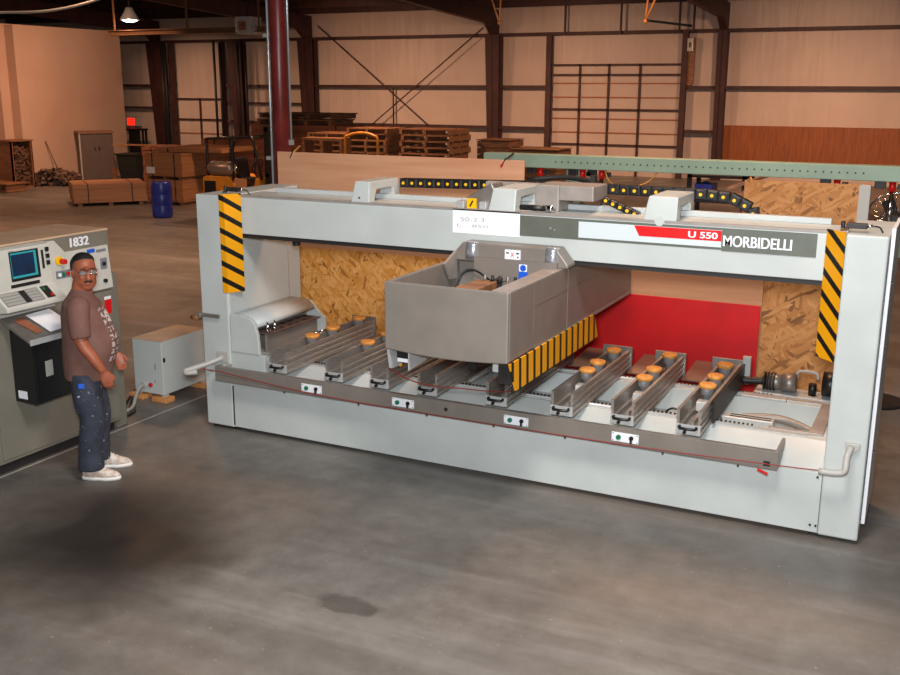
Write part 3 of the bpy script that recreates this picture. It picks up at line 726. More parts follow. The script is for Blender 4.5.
# geometry above is given relative to the machine origin at x=0: shift the meshes once
rails_x = [.803, 1.34, 1.755, 2.172, 2.742, 3.247, 3.69, 4.148]
cups = {0: (.45, .77, 1.21), 1: (.47, .8, 1.15), 2: (.9, 1.15), 3: (.9, 1.15), 4: (.85, 1.15), 5: (.49, .74, 1.15), 6: (.48, .74, 1.2), 7: (.49, .75, 1.1)}
def shift(o, d):
    for v in o.data.vertices: v.co += Vector(d)
    for c in o.children: shift(c, d)
r0 = make_rail()
shift(r0, (2.63, 0, 0))          # bring to local x=0, rail then placed through its own location
for c_ in [r0]: pass
made = []
for i, x in enumerate(rails_x):
    o = r0 if i == 0 else copy_tree(r0, mc)
    o.location = (x-2.63, 0, 0); made.append(o)
for o, x, i in zip(made, rails_x, range(8)):
    for y in cups[i]:
        cy = .06
        yy = y-.5
        mb = MB().lathe([(.03, .618), (.03, .73), (.05, .735), (.052, .78), (.058, .785), (.062, .79), (.062, .806), (.054, .812), (.03, .81)], (0, y, 0), 24)
        # a cup: steel cylinder with the tan rubber disc as its top
        mb.v = [v-Vector((0, .5, 0)) for v in mb.v]
        c = build('suction_cup', mb, 'cupsteel', o, local=True)
        c.data.materials.append(M['cup'])
        for pl in c.data.polygons:
            if pl.center.z > .771: pl.material_index = 1
        if i in (5, 6, 7) and y == cups[i][0]:
            k = build('clamp_block', MB().box(-.045, .045, y-.64, y-.56, .64, .71), 'plate', o, .004, local=True)
sp_ = build('side_plate', MB().box(4.245, 4.262, .22, 1.3, .61, .775), 'dark', mc, .003)
build('rear_bracket', MB().box(4.24, 4.30, 1.30, 1.34, .61, .83), 'plate', mc, .003)
for i in range(7):                                   # brown flaps closing the bed behind the rails
    a, b_ = rails_x[i]+.1, rails_x[i+1]-.1
    build('rear_flap', MB().prism([(1.21, .61), (1.72, .645), (1.72, .635), (1.21, .6)], 'x', a, b_), 'flap', mc)

# hoses between the rails
for i, x in enumerate((2.98, 3.08, 3.45, 3.9, 3.96)):
    z = .56
    build('air_hose', MB().tube([(x, .5, .41), (x+.02, .52, .54), (x+.06, .6, .60), (x+.1, .75, .54), (x+.1, .85, .41)], .012, 8), 'wood_mid' if i % 2 == 0 else 'tubegrey', mc)
build('valve_block', MB().box(3.86, 4.0, .5, .6, .4, .5), 'dark', mc)
build('valve_knob', MB().cyl((3.98, .43, .52), (3.98, .5, .52), .02, 10), 'red_plastic', mc)
build('air_hose', MB().tube([(3.84, .5, .48), (3.86, .48, .56), (3.92, .47, .6), (3.98, .48, .56), (4.0, .5, .48)], .008, 8), 'black', mc)
build('valve_knob', MB().cyl((3.82, .43, .48), (3.82, .5, .48), .018, 10), 'blue', mc)

# tool magazine inside the left post
b = MB().prism([(.292, .70), (.585, .70), (.575, .86), (.545, .965), (.50, 1.005), (.44, 1.02), (.292, 1.02)], 'y', -.004, .03)
tm = build('tool_magazine', b, 'paint', mc, .008)
arc = [(.30, 1.02), (.44, 1.02), (.50, 1.005), (.545, .965), (.56, .93)]
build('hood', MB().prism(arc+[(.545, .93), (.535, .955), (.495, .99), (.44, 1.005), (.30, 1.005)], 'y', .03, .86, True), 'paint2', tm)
build('end_panel', MB().prism([(.36, .70), (.66, .70), (.66, .86), (.6, .9), (.545, .965), (.5, 1.005), (.36, 1.01)], 'y', .86, .885), 'paint', tm)
build('rear_case', MB().box(.3, .47, .03, .86, .7, 1.0), 'taupe', tm)
b = MB().box(.47, .66, .05, .8, .872, .882)
sh = build('tool_shelf', b, 'shelf', tm, .002)
for i in range(5):
    for j in range(2): build('shelf_hole', MB().cyl((.53+.07*j, .3+i*.11, .882), (.53+.07*j, .3+i*.11, .8828), .022, 14), 'black', sh)
for y in (.1, .2):
    build('tool_holder', MB().lathe([(.012, .882), (.024, .885), (.024, .905), (.01, .92), (.008, .965)], (.6, y, 0), 14), 'chrome', sh)
build('shelf_front', MB().box(.6, .62, .06, .8, .72, .872), 'taupe', tm)
build('shelf_lip', MB().box(.5, .64, .04, .82, .705, .722), 'taupe_light', tm)
build('air_gun', MB().cyl((.68, .6, .76), (.76, .9, .78), .012, 8), 'chrome', tm)

# front foot bar ---------------------------------------------------------------
b = MB().box(.2, 4.745, -.112, -.1, .466, .59).box(.2, 4.745, -.1, -.07, .58, .59)
bar = build('front_bar', b, 'taupe', mc, .002)
for x in (.27, 4.725):
    build('bar_bracket', MB().prism([(-.1, .468), (-.1, .592), (.19, .592), (.19, .53), (.02, .45)], 'x', x, x+.02), 'taupe_light', bar, .002)
build('bar_cap', MB().box(.2, .215, -.1, -.02, .466, .59), 'taupe_light', bar)
for x in (1.07, 1.9, 2.83, 3.64):
    pz = .527
    p = build('button_plate', MB().box(x, x+.19, -.116, -.112, pz-.033, pz+.033), 'white', bar, .001)
    build('green_button', MB().cyl((x+.05, -.116, pz), (x+.05, -.13, pz), .017, 16), 'green_led', p)
    build('key_switch', MB().cyl((x+.14, -.116, pz+.004), (x+.14, -.128, pz+.004), .015, 14).box(x+.134, x+.146, -.135, -.116, pz-.03, pz+.01), 'black', p)
    b = MB()
    for dx in (.01, .18):
        for dz in (-.025, .025): b.cyl((x+dx, -.116, pz+dz), (x+dx, -.118, pz+dz), .004, 6)
    build('plate_screw', b, 'dark', p)
build('bar_knob', MB().cyl((2.36, -.112, .53), (2.36, -.12, .53), .014, 12), 'dark', bar)
b = MB()
for x in (.9, 1.6, 2.2, 2.75, 3.3, 4.0, 4.5): b.cyl((x, -.116, .466), (x, -.116, .455), .007, 6)
build('cable_clip', b, 'dark', bar)
build('emergency_cable', MB().tube([(.06, -.165, .565), (.25, -.13, .555), (1.2, -.12, .485), (2.5, -.12, .473), (3.8, -.12, .478), (4.7, -.125, .505), (5.02, -.13, .52)], .004, 6), 'redcable', mc)
sw = build('pull_switch', MB().box(4.66, 4.7, -.125, -.112, .49, .52), 'black', bar)
build('red_lever', MB().obox((4.66, -.13, .45), .07, .012, .014, 0, 0, .35), 'red_plastic', sw)
b = MB().tube([(5.0, -.13, .515), (5.08, -.135, .518), (5.14, -.135, .53), (5.155, -.13, .56), (5.155, -.1, .62), (5.17, -.04, .67)], .021, 12)
hr = build('cable_tube', b, 'ducttape', mc)
build('tube_mount', MB().prism([(5.14, .6), (5.13, .69), (5.22, .69), (5.22, .665), (5.17, .6)], 'y', -.03, .0), 'ducttape', hr, .004)
b = MB().tube([(.2, .0, .64), (.12, -.1, .6), (.02, -.21, .565), (-.005, -.235, .555), (.0, -.23, .535), (.07, -.18, .54)], .022, 12)
hl = build('cable_tube', b, 'ducttape', mc)
build('tube_mount', MB().box(.14, .26, -.012, .0, .6, .69), 'ducttape', hl, .003)
# loose red cable under the head
build('loose_cable', MB().tube([(2.19, -.67, .965), (2.3, -.55, .86), (2.42, -.42, .8), (2.6, -.3, .772), (2.8, -.33, .79), (3.0, -.5, .86), (3.1, -.57, .9)], .0045, 6), 'redcable', mc)

# ================================================================== PANELS BEHIND THE MACHINE
def sheet(name, x0, x1, y, th, z0, z1, m, label, cat='board'):
    return single(name, MB().box(x0, x1, y, y+th, z0, z1), m, label, cat, bevel=.001)
sheet('strand_board', -.78, 2.6, 2.2, .018, 0, 1.235, 'osb', 'golden strand board sheet standing on its long edge behind the left half of the machine')
sheet('plywood_sheet', -.76, 2.0, 2.2, .018, 1.2351, 2.205, 'ply', 'long smooth plywood sheet standing on top of the golden strand board')
sheet('red_panel', 2.35, 4.21, 2.13, .02, 0, 1.068, 'redsheet', 'bright red laminate panel standing behind the right half of the machine', 'panel')
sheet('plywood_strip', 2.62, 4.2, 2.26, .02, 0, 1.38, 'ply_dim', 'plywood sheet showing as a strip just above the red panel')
t = thing('upright_panel', 'upright strand board with pale edge behind the right post of the machine', 'panel', (4.45, 2.7, 0))
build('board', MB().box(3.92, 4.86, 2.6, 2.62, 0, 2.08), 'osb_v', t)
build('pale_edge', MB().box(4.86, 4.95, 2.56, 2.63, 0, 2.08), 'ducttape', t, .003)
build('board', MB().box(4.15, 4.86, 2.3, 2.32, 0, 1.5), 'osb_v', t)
for i, (x, y, z, l) in enumerate(((-.57, 2.209, 2.205, 'spring clamp on the left end of the long plywood sheet'), (1.8, 2.209, 2.205, 'small chrome and red spring clamp on the right end of the long plywood sheet'))):
    t = thing('spring_clamp', l, 'clamp', (x, y, z), 'clamps on the plywood sheet')
    build('jaw', MB().obox((x, y-.012, z-.02), .012, .02, .09, 0, 0, .5), 'chrome', t)
    build('handle', MB().obox((x+.05, y, z+.03), .015, .02, .1, 0, 0, .9), 'cup' if i == 0 else 'chrome', t)
    if i: build('tip', MB().obox((x-.02, y-.014, z-.05), .02, .02, .03, 0, 0, .5), 'red_plastic', t)

# green clamp press behind
pr = thing('frame_press', 'pale green press beam with a row of holes and red-capped clamps, behind the boards', 'press', (3.3, 2.75, 0))
b = MB().box(1.36, 8.2, 2.7, 2.86, 2.105, 2.232)
gb = build('top_beam', b, 'green_press', pr, .006)
for i in range(44):
    build('hole', MB().cyl((2.12+i*.064, 2.7, 2.168), (2.12+i*.064, 2.6985, 2.168), .008, 8), 'shadowgap', gb)
for x in (2.17, 6.9):
    build('leg', MB().box(x, x+.17, 2.87, 2.97, 0, 2.1), 'green_press', pr, .006)
    build('foot', MB().box(x-.1, x+.27, 2.72, 3.4, 0, .08), 'green_press', pr, .006)
for x in (1.93, 2.36, 2.55, 4.66, 5.1):
    c = build('clamp_cylinder', MB().cyl((x, 2.8, 1.6), (x, 2.8, 2.03), .018, 12), 'chrome', pr)
    build('red_cap', MB().cyl((x, 2.8, 2.02), (x, 2.8, 2.1), .028, 14), 'red_plastic', c)
    build('valve_body', MB().box(x-.14, x-.05, 2.78, 2.82, 2.04, 2.1).box(x+.04, x+.09, 2.78, 2.82, 2.04, 2.08), 'dark', c, .005)
build('lower_beam', MB().box(1.36, 8.2, 2.87, 2.97, 1.45, 1.6), 'green_press', pr, .006)
build('air_hose', MB().tube([(3.95, 2.69, 2.1), (4.0, 2.68, 2.03), (4.15, 2.67, 2.0), (4.4, 2.67, 1.98)], .008, 6), 'cup', pr)
build('air_hose', MB().tube([(2.6, 2.75, 2.1), (2.65, 2.74, 2.0), (2.8, 2.72, 1.95), (3.0, 2.72, 2.0), (3.1, 2.74, 2.1)], .007, 6), 'cup', pr)

# caged fan at far right
t = thing('cage_fan', 'round cage fan half hidden behind the right post', 'fan', (5.15, 3.3, 0))
c0 = Vector((5.12, 3.3, 1.72))
b = MB()
for k in range(28):
    a = 2*PI*k/28; b.tube([c0+Vector((.05*math.cos(a), -.08, .05*math.sin(a))), c0+Vector((.17*math.cos(a), -.06, .17*math.sin(a))), c0+Vector((.24*math.cos(a), 0, .24*math.sin(a)))], .003, 4, 2)
b.tube([c0+Vector((.24*math.cos(2*PI*k/32), 0, .24*math.sin(2*PI*k/32))) for k in range(33)], .009, 6, 0)
build('cage', b, 'chrome', t)
b = MB()
for k in range(4):
    b.obox(c0+Vector((.11*math.cos(k*PI/2+.4), .03, .11*math.sin(k*PI/2+.4))), .16, .01, .11, 0, .4, -(k*PI/2+.4))
build('blade', b, 'dark', t)
build('motor', MB().cyl(c0+Vector((0, -.06, 0)), c0+Vector((0, .12, 0)), .05, 14), 'dark', t)
build('pole', MB().cyl((5.12, 3.38, 0), (5.12, 3.38, 1.72), .02, 10), 'dark', t)
build('base', MB().cyl((5.12, 3.38, 0), (5.12, 3.38, .03), .25, 20), 'dark', t)
# dark machine glimpsed right of the right post
t = thing('boring_machine', 'dark cluttered machine glimpsed past the right post at the frame edge', 'machine', (6.0, 4.2, 0))
build('body', MB().box(5.5, 6.8, 3.9, 4.7, 0, 1.5), 'dark', t, .02)
build('table', MB().box(5.35, 6.9, 3.75, 4.75, 1.5, 1.56), 'alu_dull', t, .01)
build('red_handle', MB().cyl((5.35, 3.72, 1.15), (5.8, 3.72, 1.15), .02, 10), 'red_plastic', t)
build('column', MB().box(5.8, 6.1, 4.2, 4.6, 1.56, 2.0), 'dark', t, .01)
build('hose', MB().tube([(5.5, 3.85, .3), (5.42, 3.8, .8), (5.5, 3.8, 1.3), (5.6, 3.85, 1.5)], .03, 8), 'tubegrey', t)

# dark rack glimpsed under the green beam
t = thing('steel_rack', 'black steel rack glimpsed between the green press beam and the machine beam', 'rack', (3.0, 6.2, 0))
b = MB()
for x in (2.62, 3.28):
    for y in (5.95, 6.45): b.box(x, x+.05, y, y+.05, 0, 1.88)
build('upright', b, 'black', t)
for z in (.3, .9, 1.5, 1.8): build('shelf', MB().box(2.62, 3.33, 5.95, 6.5, z, z+.03), 'dark', t)
b = MB().box(2.7, 2.95, 6.0, 6.3, 1.53, 1.74)
single('toolbox', MB().box(2.7, 2.92, 6.0, 6.3, 1.531, 1.72).box(2.78, 2.84, 6.1, 6.2, 1.72, 1.745), 'barrel', 'small dark blue toolbox on the black steel rack', 'toolbox', bevel=.01)
single('plank_bundle', MB().obox((3.62, 4.6, 1.9), .5, .09, .03, .2, 0, -.35).obox((3.64, 4.62, 1.79), .5, .09, .03, .2, 0, -.25).obox((3.6, 4.75, .9), .1, .4, 1.8), 'wood_mid',
       'few scrap planks propped on a post beside the upright strand board', 'planks')

# ================================================================== BACKGROUND WOOD, TRUCK AND BINS
def pack(cx, cy, sx, sy, z0, h, rz, label, layers=None, m='ply_edge', bearers=True):
    t = thing('plywood_pack', label, 'wood pack', (cx, cy, z0))
    zb = .08 if bearers else 0
    lay = layers or max(2, int((h-zb)/.05)); b = MB()
    R = Matrix.Rotation(rz, 3, 'Z')
    for i in range(lay):
        z = z0+zb+(h-zb)*(i+.5)/lay; j = R @ Vector((random.uniform(-.012, .012), random.uniform(-.012, .012), 0))
        b.obox((cx+j.x, cy+j.y, z), sx, sy, (h-zb)/lay*.96, rz)
    build('sheets', b, m, t)
    if bearers:
        b = MB()
        for k in (-.42, 0, .42):
            o = R @ Vector((k*sx, 0, 0)); b.obox((cx+o.x, cy+o.y, z0+.04), .1, sy*.98, .08, rz)
        build('bearer', b, 'wood_dark', t)
    # dark banding strap
    for k in (-.3, .3):
        o = R @ Vector((k*sx, 0, 0))
        build('strap', MB().obox((cx+o.x, cy+o.y, z0+zb+(h-zb)/2), .02, sy+.03, h-zb+.012, rz), 'dark', t)
    return t
a = math.radians(50.6)
cA = Vector((-13.0, 12.16, 0))+Vector((math.cos(a+PI/2), math.sin(a+PI/2), 0))*.65
pack(cA.x, cA.y, 1.72, 1.28, 0, .53, a, 'low angled pack of pale boards left of the blue barrel', None, 'pack_pale')
pack(-11.93, 13.9, 1.14, 2.0, 0, .62, 0, 'lower pale plywood pack directly behind the blue barrel', None, 'pack_pale')
up = pack(-11.93, 13.9, 1.16, 2.0, .62, .64, 0, 'upper banded plywood pack with a white label behind the blue barrel', None, 'pack_pale')
build('shipping_label', MB().box(-12.46, -12.2, 12.88, 12.892, .76, .92), 'white', up)
pack(-11.7, 16.2, 2.2, 1.6, 0, 1.5, 0, 'dark stack of boards behind the banded plywood packs', 16, 'pack_red')
pack(-11.55, 14.1, 1.9, 1.7, 1.275, .1, .12, 'few loose sheets lying across the upper banded pack', 3, 'pack_pale', False)
pack(-13.75, 15.6, 1.5, 1.3, 0, 1.25, .1, 'brown board pack between the angled pack and the black bin', 14, 'pack_red')
single('long_board', MB().obox((-14.55, 15.2, 1.275), 2.0, .2, .035, .25, 0, 0), 'wood_mid', 'long loose board lying on top of the brown pack near the black bin', 'board')
pack(-10.9, 18.2, 3.6, 1.5, 0, 1.82, 0, 'tall red-brown pack of boards behind the forklift', 9, 'pack_red')
for i in range(2):
    b = MB()
    z = 1.82+i*.17; x0 = -12.55+.1*i
    for k in range(5): b.box(x0, x0+2.6, 17.5+k*.25, 17.67+k*.25, z+.12, z+.15)
    for k in range(4): b.box(x0+.05+k*.8, x0+.15+k*.8, 17.5, 18.65, z, z+.12)
    single('wood_pallet', b, 'wood_dark' if i else 'wood_mid', ['wide pallet lying lower on the tall red-brown pack', 'wide pallet topmost on the tall red-brown pack'][i], 'pallet', group='wide pallets on the red-brown pack')

# pallets
def pallet_mesh():
    b = MB(); w, d = 1.08, 1.0
    for k in range(6): b.box(-w/2, w/2, -d/2+k*.176, -d/2+k*.176+.12, .118, .138)
    for k in (-1, 0, 1): b.box(k*(w/2-.03)-.03, k*(w/2-.03)+.03, -d/2, d/2, .02, .118)
    for k in (-1, 0, 1): b.box(-w/2, w/2, k*.44-.05, k*.44+.05, 0, .02)
    return b
ordn = ['topmost', 'second from top', 'third from top', 'fourth from top', 'fifth from top', 'sixth from top', 'seventh from top', 'eighth from top', 'ninth from top', 'tenth from top',
        'eleventh from top', 'twelfth from top', 'thirteenth from top', 'lowest']
proto = None
for (x, y, n, nm, wmul) in ((-7.85, 14.5, 13, 'left', 1.), (-6.72, 14.4, 14, 'middle', 1.), (-5.3, 14.6, 14, 'right', 1.2)):
    for k in range(n):
        lab = 'brown wooden pallet, %s in the %s stack behind the plywood sheet' % (ordn[n-1-k], nm)
        if proto is None:
            proto = single('wooden_pallet', pallet_mesh(), 'wood_mid', lab, 'pallet', (0, 0, 0), 'stacked brown pallets'); o = proto
        else:
            o = proto.copy(); COL.objects.link(o); o['label'] = lab
        o.location = (x+random.uniform(-.03, .03), y+random.uniform(-.03, .03), k*.1382); o.scale = (wmul, 1, 1)
# tube hoop trolley before the pallets
t = thing('hoop_trolley', 'yellow-brown trolley with a bent tube hoop standing before the pallet stacks', 'trolley', (-6.3, 13.2, 0))
build('hoop', MB().tube([(-6.85, 13.2, .2), (-6.85, 13.2, 1.6), (-6.75, 13.2, 1.8), (-6.4, 13.2, 1.86), (-6.1, 13.2, 1.8), (-6.0, 13.2, 1.6), (-6.0, 13.2, .2)], .035, 10), 'forkyellow', t)
build('deck', MB().box(-6.95, -5.9, 12.9, 13.7, .15, .22), 'wood_dark', t)
b = MB()
for x in (-6.85, -6.0):
    for y in (13.0, 13.6): b.cyl((x-.03, y, .08), (x+.03, y, .08), .08, 12)
build('wheel', b, 'tire', t)
t = thing('open_shelf_cart', 'brown wooden cart with open compartments left of the hoop trolley', 'cart', (-7.55, 13.4, 0))
build('frame', MB().box(-8.1, -7.0, 13.3, 13.7, 0, .1).box(-8.1, -7.0, 13.3, 13.7, 1.66, 1.72).box(-8.1, -8.03, 13.3, 13.7, .1, 1.66).box(-7.6, -7.52, 13.3, 13.7, .1, 1.66).box(-7.08, -7.0, 13.3, 13.7, .1, 1.66).box(-8.03, -7.08, 13.3, 13.7, .9, .95), 'wood_mid', t)
# dark crates
def crate(name, x0, x1, y0, y1, h, m, label):
    t = thing(name, label, 'crate', ((x0+x1)/2, (y0+y1)/2, 0))
    b = MB(); n = int(h/.16)
    for k in range(n):
        z = .1+(h-.12)*k/n; dz = (h-.12)/n*.9
        b.box(x0, x1, y0, y0+.02, z, z+dz).box(x0, x1, y1-.02, y1, z, z+dz).box(x0, x0+.02, y0+.02, y1-.02, z, z+dz).box(x1-.02, x1, y0+.02, y1-.02, z, z+dz)
    build('slat_walls', b, m, t)
    build('lid', MB().box(x0-.02, x1+.02, y0-.02, y1+.02, h-.02, h), m, t)
    build('runner', MB().box(x0, x1, y0, y0+.1, 0, .1).box(x0, x1, y1-.1, y1, 0, .1), 'wood_dark', t)
    return t
crate('wooden_crate', -4.55, -3.75, 15.3, 16.2, 1.68, 'wood_dark', 'dark wooden crate, the taller one right of the pallet stacks')
crate('wooden_crate', -3.68, -2.55, 15.2, 16.2, 1.5, 'wood_dark', 'dark wooden crate, the lower one at the foot of the middle wall column')

# forklift: coordinates unprojected from image pixels, then scaled about the camera
fx = thing('forklift', 'yellow forklift with a propane tank parked before the wood packs', 'forklift', (-8.3, 11.3, 0))
build('chassis', MB().prism([(-9.05, .35), (-9.05, .95), (-8.95, .99), (-8.35, .99), (-8.15, .75), (-7.7, .75), (-7.65, .99), (-7.55, .99), (-7.5, .35)], 'y', 10.9, 11.8), 'forkyellow', fx, .02)
build('grille', MB().box(-9.0, -8.7, 10.885, 10.9, .55, .88), 'black', fx)
tk = build('propane_tank', MB().lathe([(.04, -.36), (.12, -.33), (.155, -.26), (.155, .22), (.12, .29), (.04, .32)], (-8.55, 10.98, 1.15), 20, 'x'), 'tank', fx)
build('valve_collar', MB().cyl((-8.23, 10.98, 1.13), (-8.17, 10.98, 1.13), .06, 12), 'chrome', tk)
b = MB()
for y in (10.95, 11.75):
    b.tube([(-8.93, y, .95), (-8.93, y, 1.68), (-8.88, y, 1.77), (-8.3, y, 1.79), (-7.85, y, 1.83), (-7.7, y, 1.75), (-7.52, y, .95)], .03, 8, 2)
for x in (-8.7, -8.5, -8.3, -8.1): b.cyl((x, 10.95, 1.79), (x, 11.75, 1.79), .02, 6)
b.tube([(-8.25, 10.95, .9), (-8.25, 10.95, 1.55), (-8.15, 10.95, 1.8)], .035, 8, 2)
build('overhead_guard', b, 'black', fx)
build('seat', MB().box(-8.35, -7.95, 11.15, 11.55, .78, .95).obox((-8.33, 11.35, 1.15), .1, .4, .45, 0, 0, -.15), 'black', fx, .03)
build('steering_wheel', MB().tube([(-7.92+.06*math.sin(k*PI/8), 11.35+.17*math.cos(k*PI/8), 1.2+.15*math.sin(k*PI/8)) for k in range(17)], .016, 6, 0), 'black', fx)
build('mast', MB().box(-7.5, -7.38, 11.05, 11.15, .1, 2.05).box(-7.5, -7.38, 11.55, 11.65, .1, 2.05).box(-7.49, -7.4, 11.05, 11.65, 1.95, 2.03).box(-7.49, -7.4, 11.05, 11.65, 1.0, 1.08).cyl((-7.45, 11.35, .2), (-7.45, 11.35, 1.9), .05, 10), 'dark', fx)
build('side_box', MB().obox((-8.0, 10.86, .86), .3, .03, .2), 'cardboard', fx)
b_ = None
for x in (-8.75, -7.75):
    for y in (10.95, 11.75):
        w_ = build('wheel', MB().cyl((x, y-.09, .26), (x, y+.09, .26), .26, 20), 'tire', fx)
        build('rim', MB().cyl((x, y-.095, .26), (x, y+.095, .26), .13, 14), 'forkyellow', w_)
build('fork', MB().box(-7.38, -6.5, 11.1, 11.2, .08, .12), 'dark', fx)
build('fork', MB().box(-7.38, -6.5, 11.5, 11.6, .08, .12), 'dark', fx)

# blue barrel
t = thing('plastic_barrel', 'blue plastic barrel standing before the plywood packs', 'barrel', (-10.28, 10.95, 0))
build('drum', MB().lathe([(.19, 0), (.215, .03), (.225, .1), (.225, .26), (.215, .28), (.225, .3), (.228, .5), (.218, .52), (.228, .54), (.225, .7), (.205, .77), (.2, .8), (.185, .8), (.18, .785)], (-10.28, 10.95, 0), 32), 'barrel', t)
build('lid', MB().cyl((-10.28, 10.95, .785), (-10.28, 10.95, .792), .182, 24), 'bin', t)

# locker by the left wall
t = thing('steel_locker', 'brown-grey two-door steel locker with a wooden top by the left wall', 'locker', (-18.3, 16.6, 0))
bx = MB().box(-18.95, -18.0, 16.0, 17.0, .04, 1.45)
def rotz(mb, c, a):
    R = Matrix.Rotation(a, 3, 'Z'); c = Vector(c)
    mb.v = [c+R @ (v-c) for v in mb.v]; return mb
LA_, LC = math.radians(55), Vector((-18.37, 16.47, 0))
def lk(name, u0, u1, v0, v1, z0, z1, m, par=None, bev=0):     # u along the door front, v into the locker
    ca, sa = math.cos(LA_), math.sin(LA_); mb = MB().box(u0, u1, v0, v1, z0, z1)
    mb.v = [LC+Vector((p.x*ca-p.y*sa, p.x*sa+p.y*ca, p.z)) for p in mb.v]
    return build(name, mb, m, par or t, bev)
lk('body', 0, .98, .012, .66, .04, 1.45, 'locker', None, .01)
lk('plinth', .03, .95, .04, .64, 0, .04, 'dark')
lk('wooden_top', -.04, 1.02, -.04, .7, 1.45, 1.51, 'wood_mid')
d1 = lk('door', .04, .49, 0, .012, .08, 1.42, 'locker'); d2 = lk('door', .5, .96, 0, .012, .08, 1.42, 'locker')
lk('trim_strip', -.02, .02, -.01, .02, .04, 1.45, 'ducttape')
lk('handle', .41, .45, -.03, 0, .95, 1.04, 'black', d1); lk('handle', .54, .58, -.03, 0, .95, 1.04, 'black', d2)
# black bin
t = thing('rubbish_bin', 'black plastic bin between the locker and the wood packs', 'bin', (-17.2, 17.3, 0))
build('tub', MB().frustum([(x, y, 0) for x, y in ((-17.42, 17.1), (-16.8, 17.1), (-16.8, 17.6), (-17.42, 17.6))], [(x, y, .82) for x, y in ((-17.5, 17.02), (-16.7, 17.02), (-16.7, 17.7), (-17.5, 17.7))]), 'bin', t, .01)
build('rim', MB().box(-17.54, -16.66, 16.98, 17.74, .82, .86), 'bin', t, .01)
single('wood_post', MB().box(-17.66, -17.56, 17.0, 17.1, 0, .42), 'wood_mid', 'short wooden post leaning between the locker and the black bin', 'post')
single('broom', MB().cyl((-18.75, 16.05, .05), (-18.95, 15.7, 1.25), .015, 8).box(-18.85, -18.65, 15.98, 16.08, 0, .1), 'wood_dark', 'broom leaning on the left wall beside the locker', 'broom')
single('wall_outlet', MB().box(-19.0, -18.97, 17.75, 17.87, .98, 1.1), 'dark', 'small dark outlet on the left wall above the black bin', 'outlet')
# crates of offcuts
t = thing('offcut_crate', 'open-fronted wooden crate full of offcuts at the left edge', 'crate', (-18.7, 14.3, 0))
x0, x1, y0, y1, h = -19.0, -18.36, 13.92, 14.66, 1.32
b = MB().box(x0, x1, y0, y0+.03, 0, h).box(x0, x1, y1-.03, y1, 0, h).box(x0, x0+.03, y0, y1, 0, h).box(x0, x1, y0, y1, 0, .05).box(x0, x1+.03, y0-.03, y1+.03, h, h+.04)
b.box(x1-.05, x1, y0, y0+.06, 0, h).box(x1-.05, x1, y1-.06, y1, 0, h)
build('crate_frame', b, 'wood_mid', t)
s = MB()
for k in range(200):
    s.obox((random.uniform(x1-.22, x1-.06), random.uniform(y0+.12, y1-.12), random.uniform(.12, h-.14)), random.uniform(.03, .07), random.uniform(.06, .2), random.uniform(.03, .06), random.uniform(-.3, .3), random.uniform(-.9, .9), random.uniform(-.2, .2))
M['scrapdark'] = grain('scrap_wood', (120, 88, 66), (60, 44, 36), 9, (3, 3, 3))
single('offcuts', s, 'scrapdark', 'tangle of wood offcuts filling the open-fronted crate', 'offcuts', kind='stuff')
# scrap heap
s = MB()
for k in range(260):
    u = random.random(); z = random.uniform(.03, .5)*(1-abs(u-.5)*.8)
    s.obox((-18.85+u*1.1+.0, 14.75+random.uniform(0, .7)+u*.4, z), random.uniform(.1, .35), random.uniform(.04, .1), random.uniform(.03, .08), random.uniform(-1, 1), random.uniform(-.4, .4), random.uniform(-.4, .4))
single('scrap_heap', s, 'scrapdark', 'dark heap of scrap wood on the floor between the crate and the locker', 'scrap wood', kind='stuff')
t = thing('slat_basket', 'low rounded slatted skid on the floor at the left edge', 'skid', (-18.3, 13.3, 0))
b = MB()
for k in range(8): b.box(-18.9+k*.16, -18.8+k*.16, 13.05, 13.7, .06, .2)
build('slats', b, 'wood_dark', t)
build('top_board', MB().box(-19.0, -17.65, 13.03, 13.72, .2, .25), 'wood_mid', t, .02)
build('bottom_board', MB().box(-19.0, -17.65, 13.03, 13.72, 0, .06), 'wood_mid', t, .02)

# ================================================================== CONTROL CABINET
cc = thing('control_cabinet', 'taupe control cabinet numbered 1832 with screen and keyboard at the left edge', 'cabinet', (-.9, -1.2, 0))
cx0, cx1, cy0, cy1, cz1 = -1.17, -.6, -2.6, -.39, 1.73
build('body', MB().box(cx0, cx1, cy0, cy1, .09, cz1-.015), 'cabinet', cc, .006)
build('top_panel', MB().box(cx0, cx1-.0, cy0, cy1, cz1-.015, cz1), 'top_lit', cc, .004)
build('plinth', MB().box(cx0+.03, cx1-.05, cy0, cy1-.05, 0, .09), 'shadowgap', cc)
build('rear_section', MB().box(-1.1, -.66, cy1+.001, -.27, .0, 1.34), 'cabinet', cc, .006)
build('door', MB().box(cx1, cx1+.012, -1.62, -.42, .12, 1.22), 'cabinet', cc, .003)
build('door', MB().box(cx1, cx1+.012, -2.58, -1.65, .12, 1.22), 'cabinet', cc, .003)
X = cx1
text('cabinet_number', '1832', 'white', cc, (X+.003, -.80, 1.625), (0, 1, 0), (0, 0, 1), .072, .19, .012, fat=.05)
# console: right hand wing
b = MB().frustum([(X, -1.02, 1.245), (X+.035, -1.02, 1.245), (X+.035, -.41, 1.245), (X, -.41, 1.245)], [(X, -1.0, 1.6), (X+.025, -1.0, 1.6), (X+.025, -.43, 1.6), (X, -.43, 1.6)])
wing = build('button_panel', b, 'console', cc, .004)
b = MB().prism([(-1.5, 1.3), (-.98, 1.3), (-.88, 1.6), (-.98, 1.705), (-1.5, 1.705)], 'x', X+.002, X+.03)
build('panel_wing', b, 'console', cc, .004)
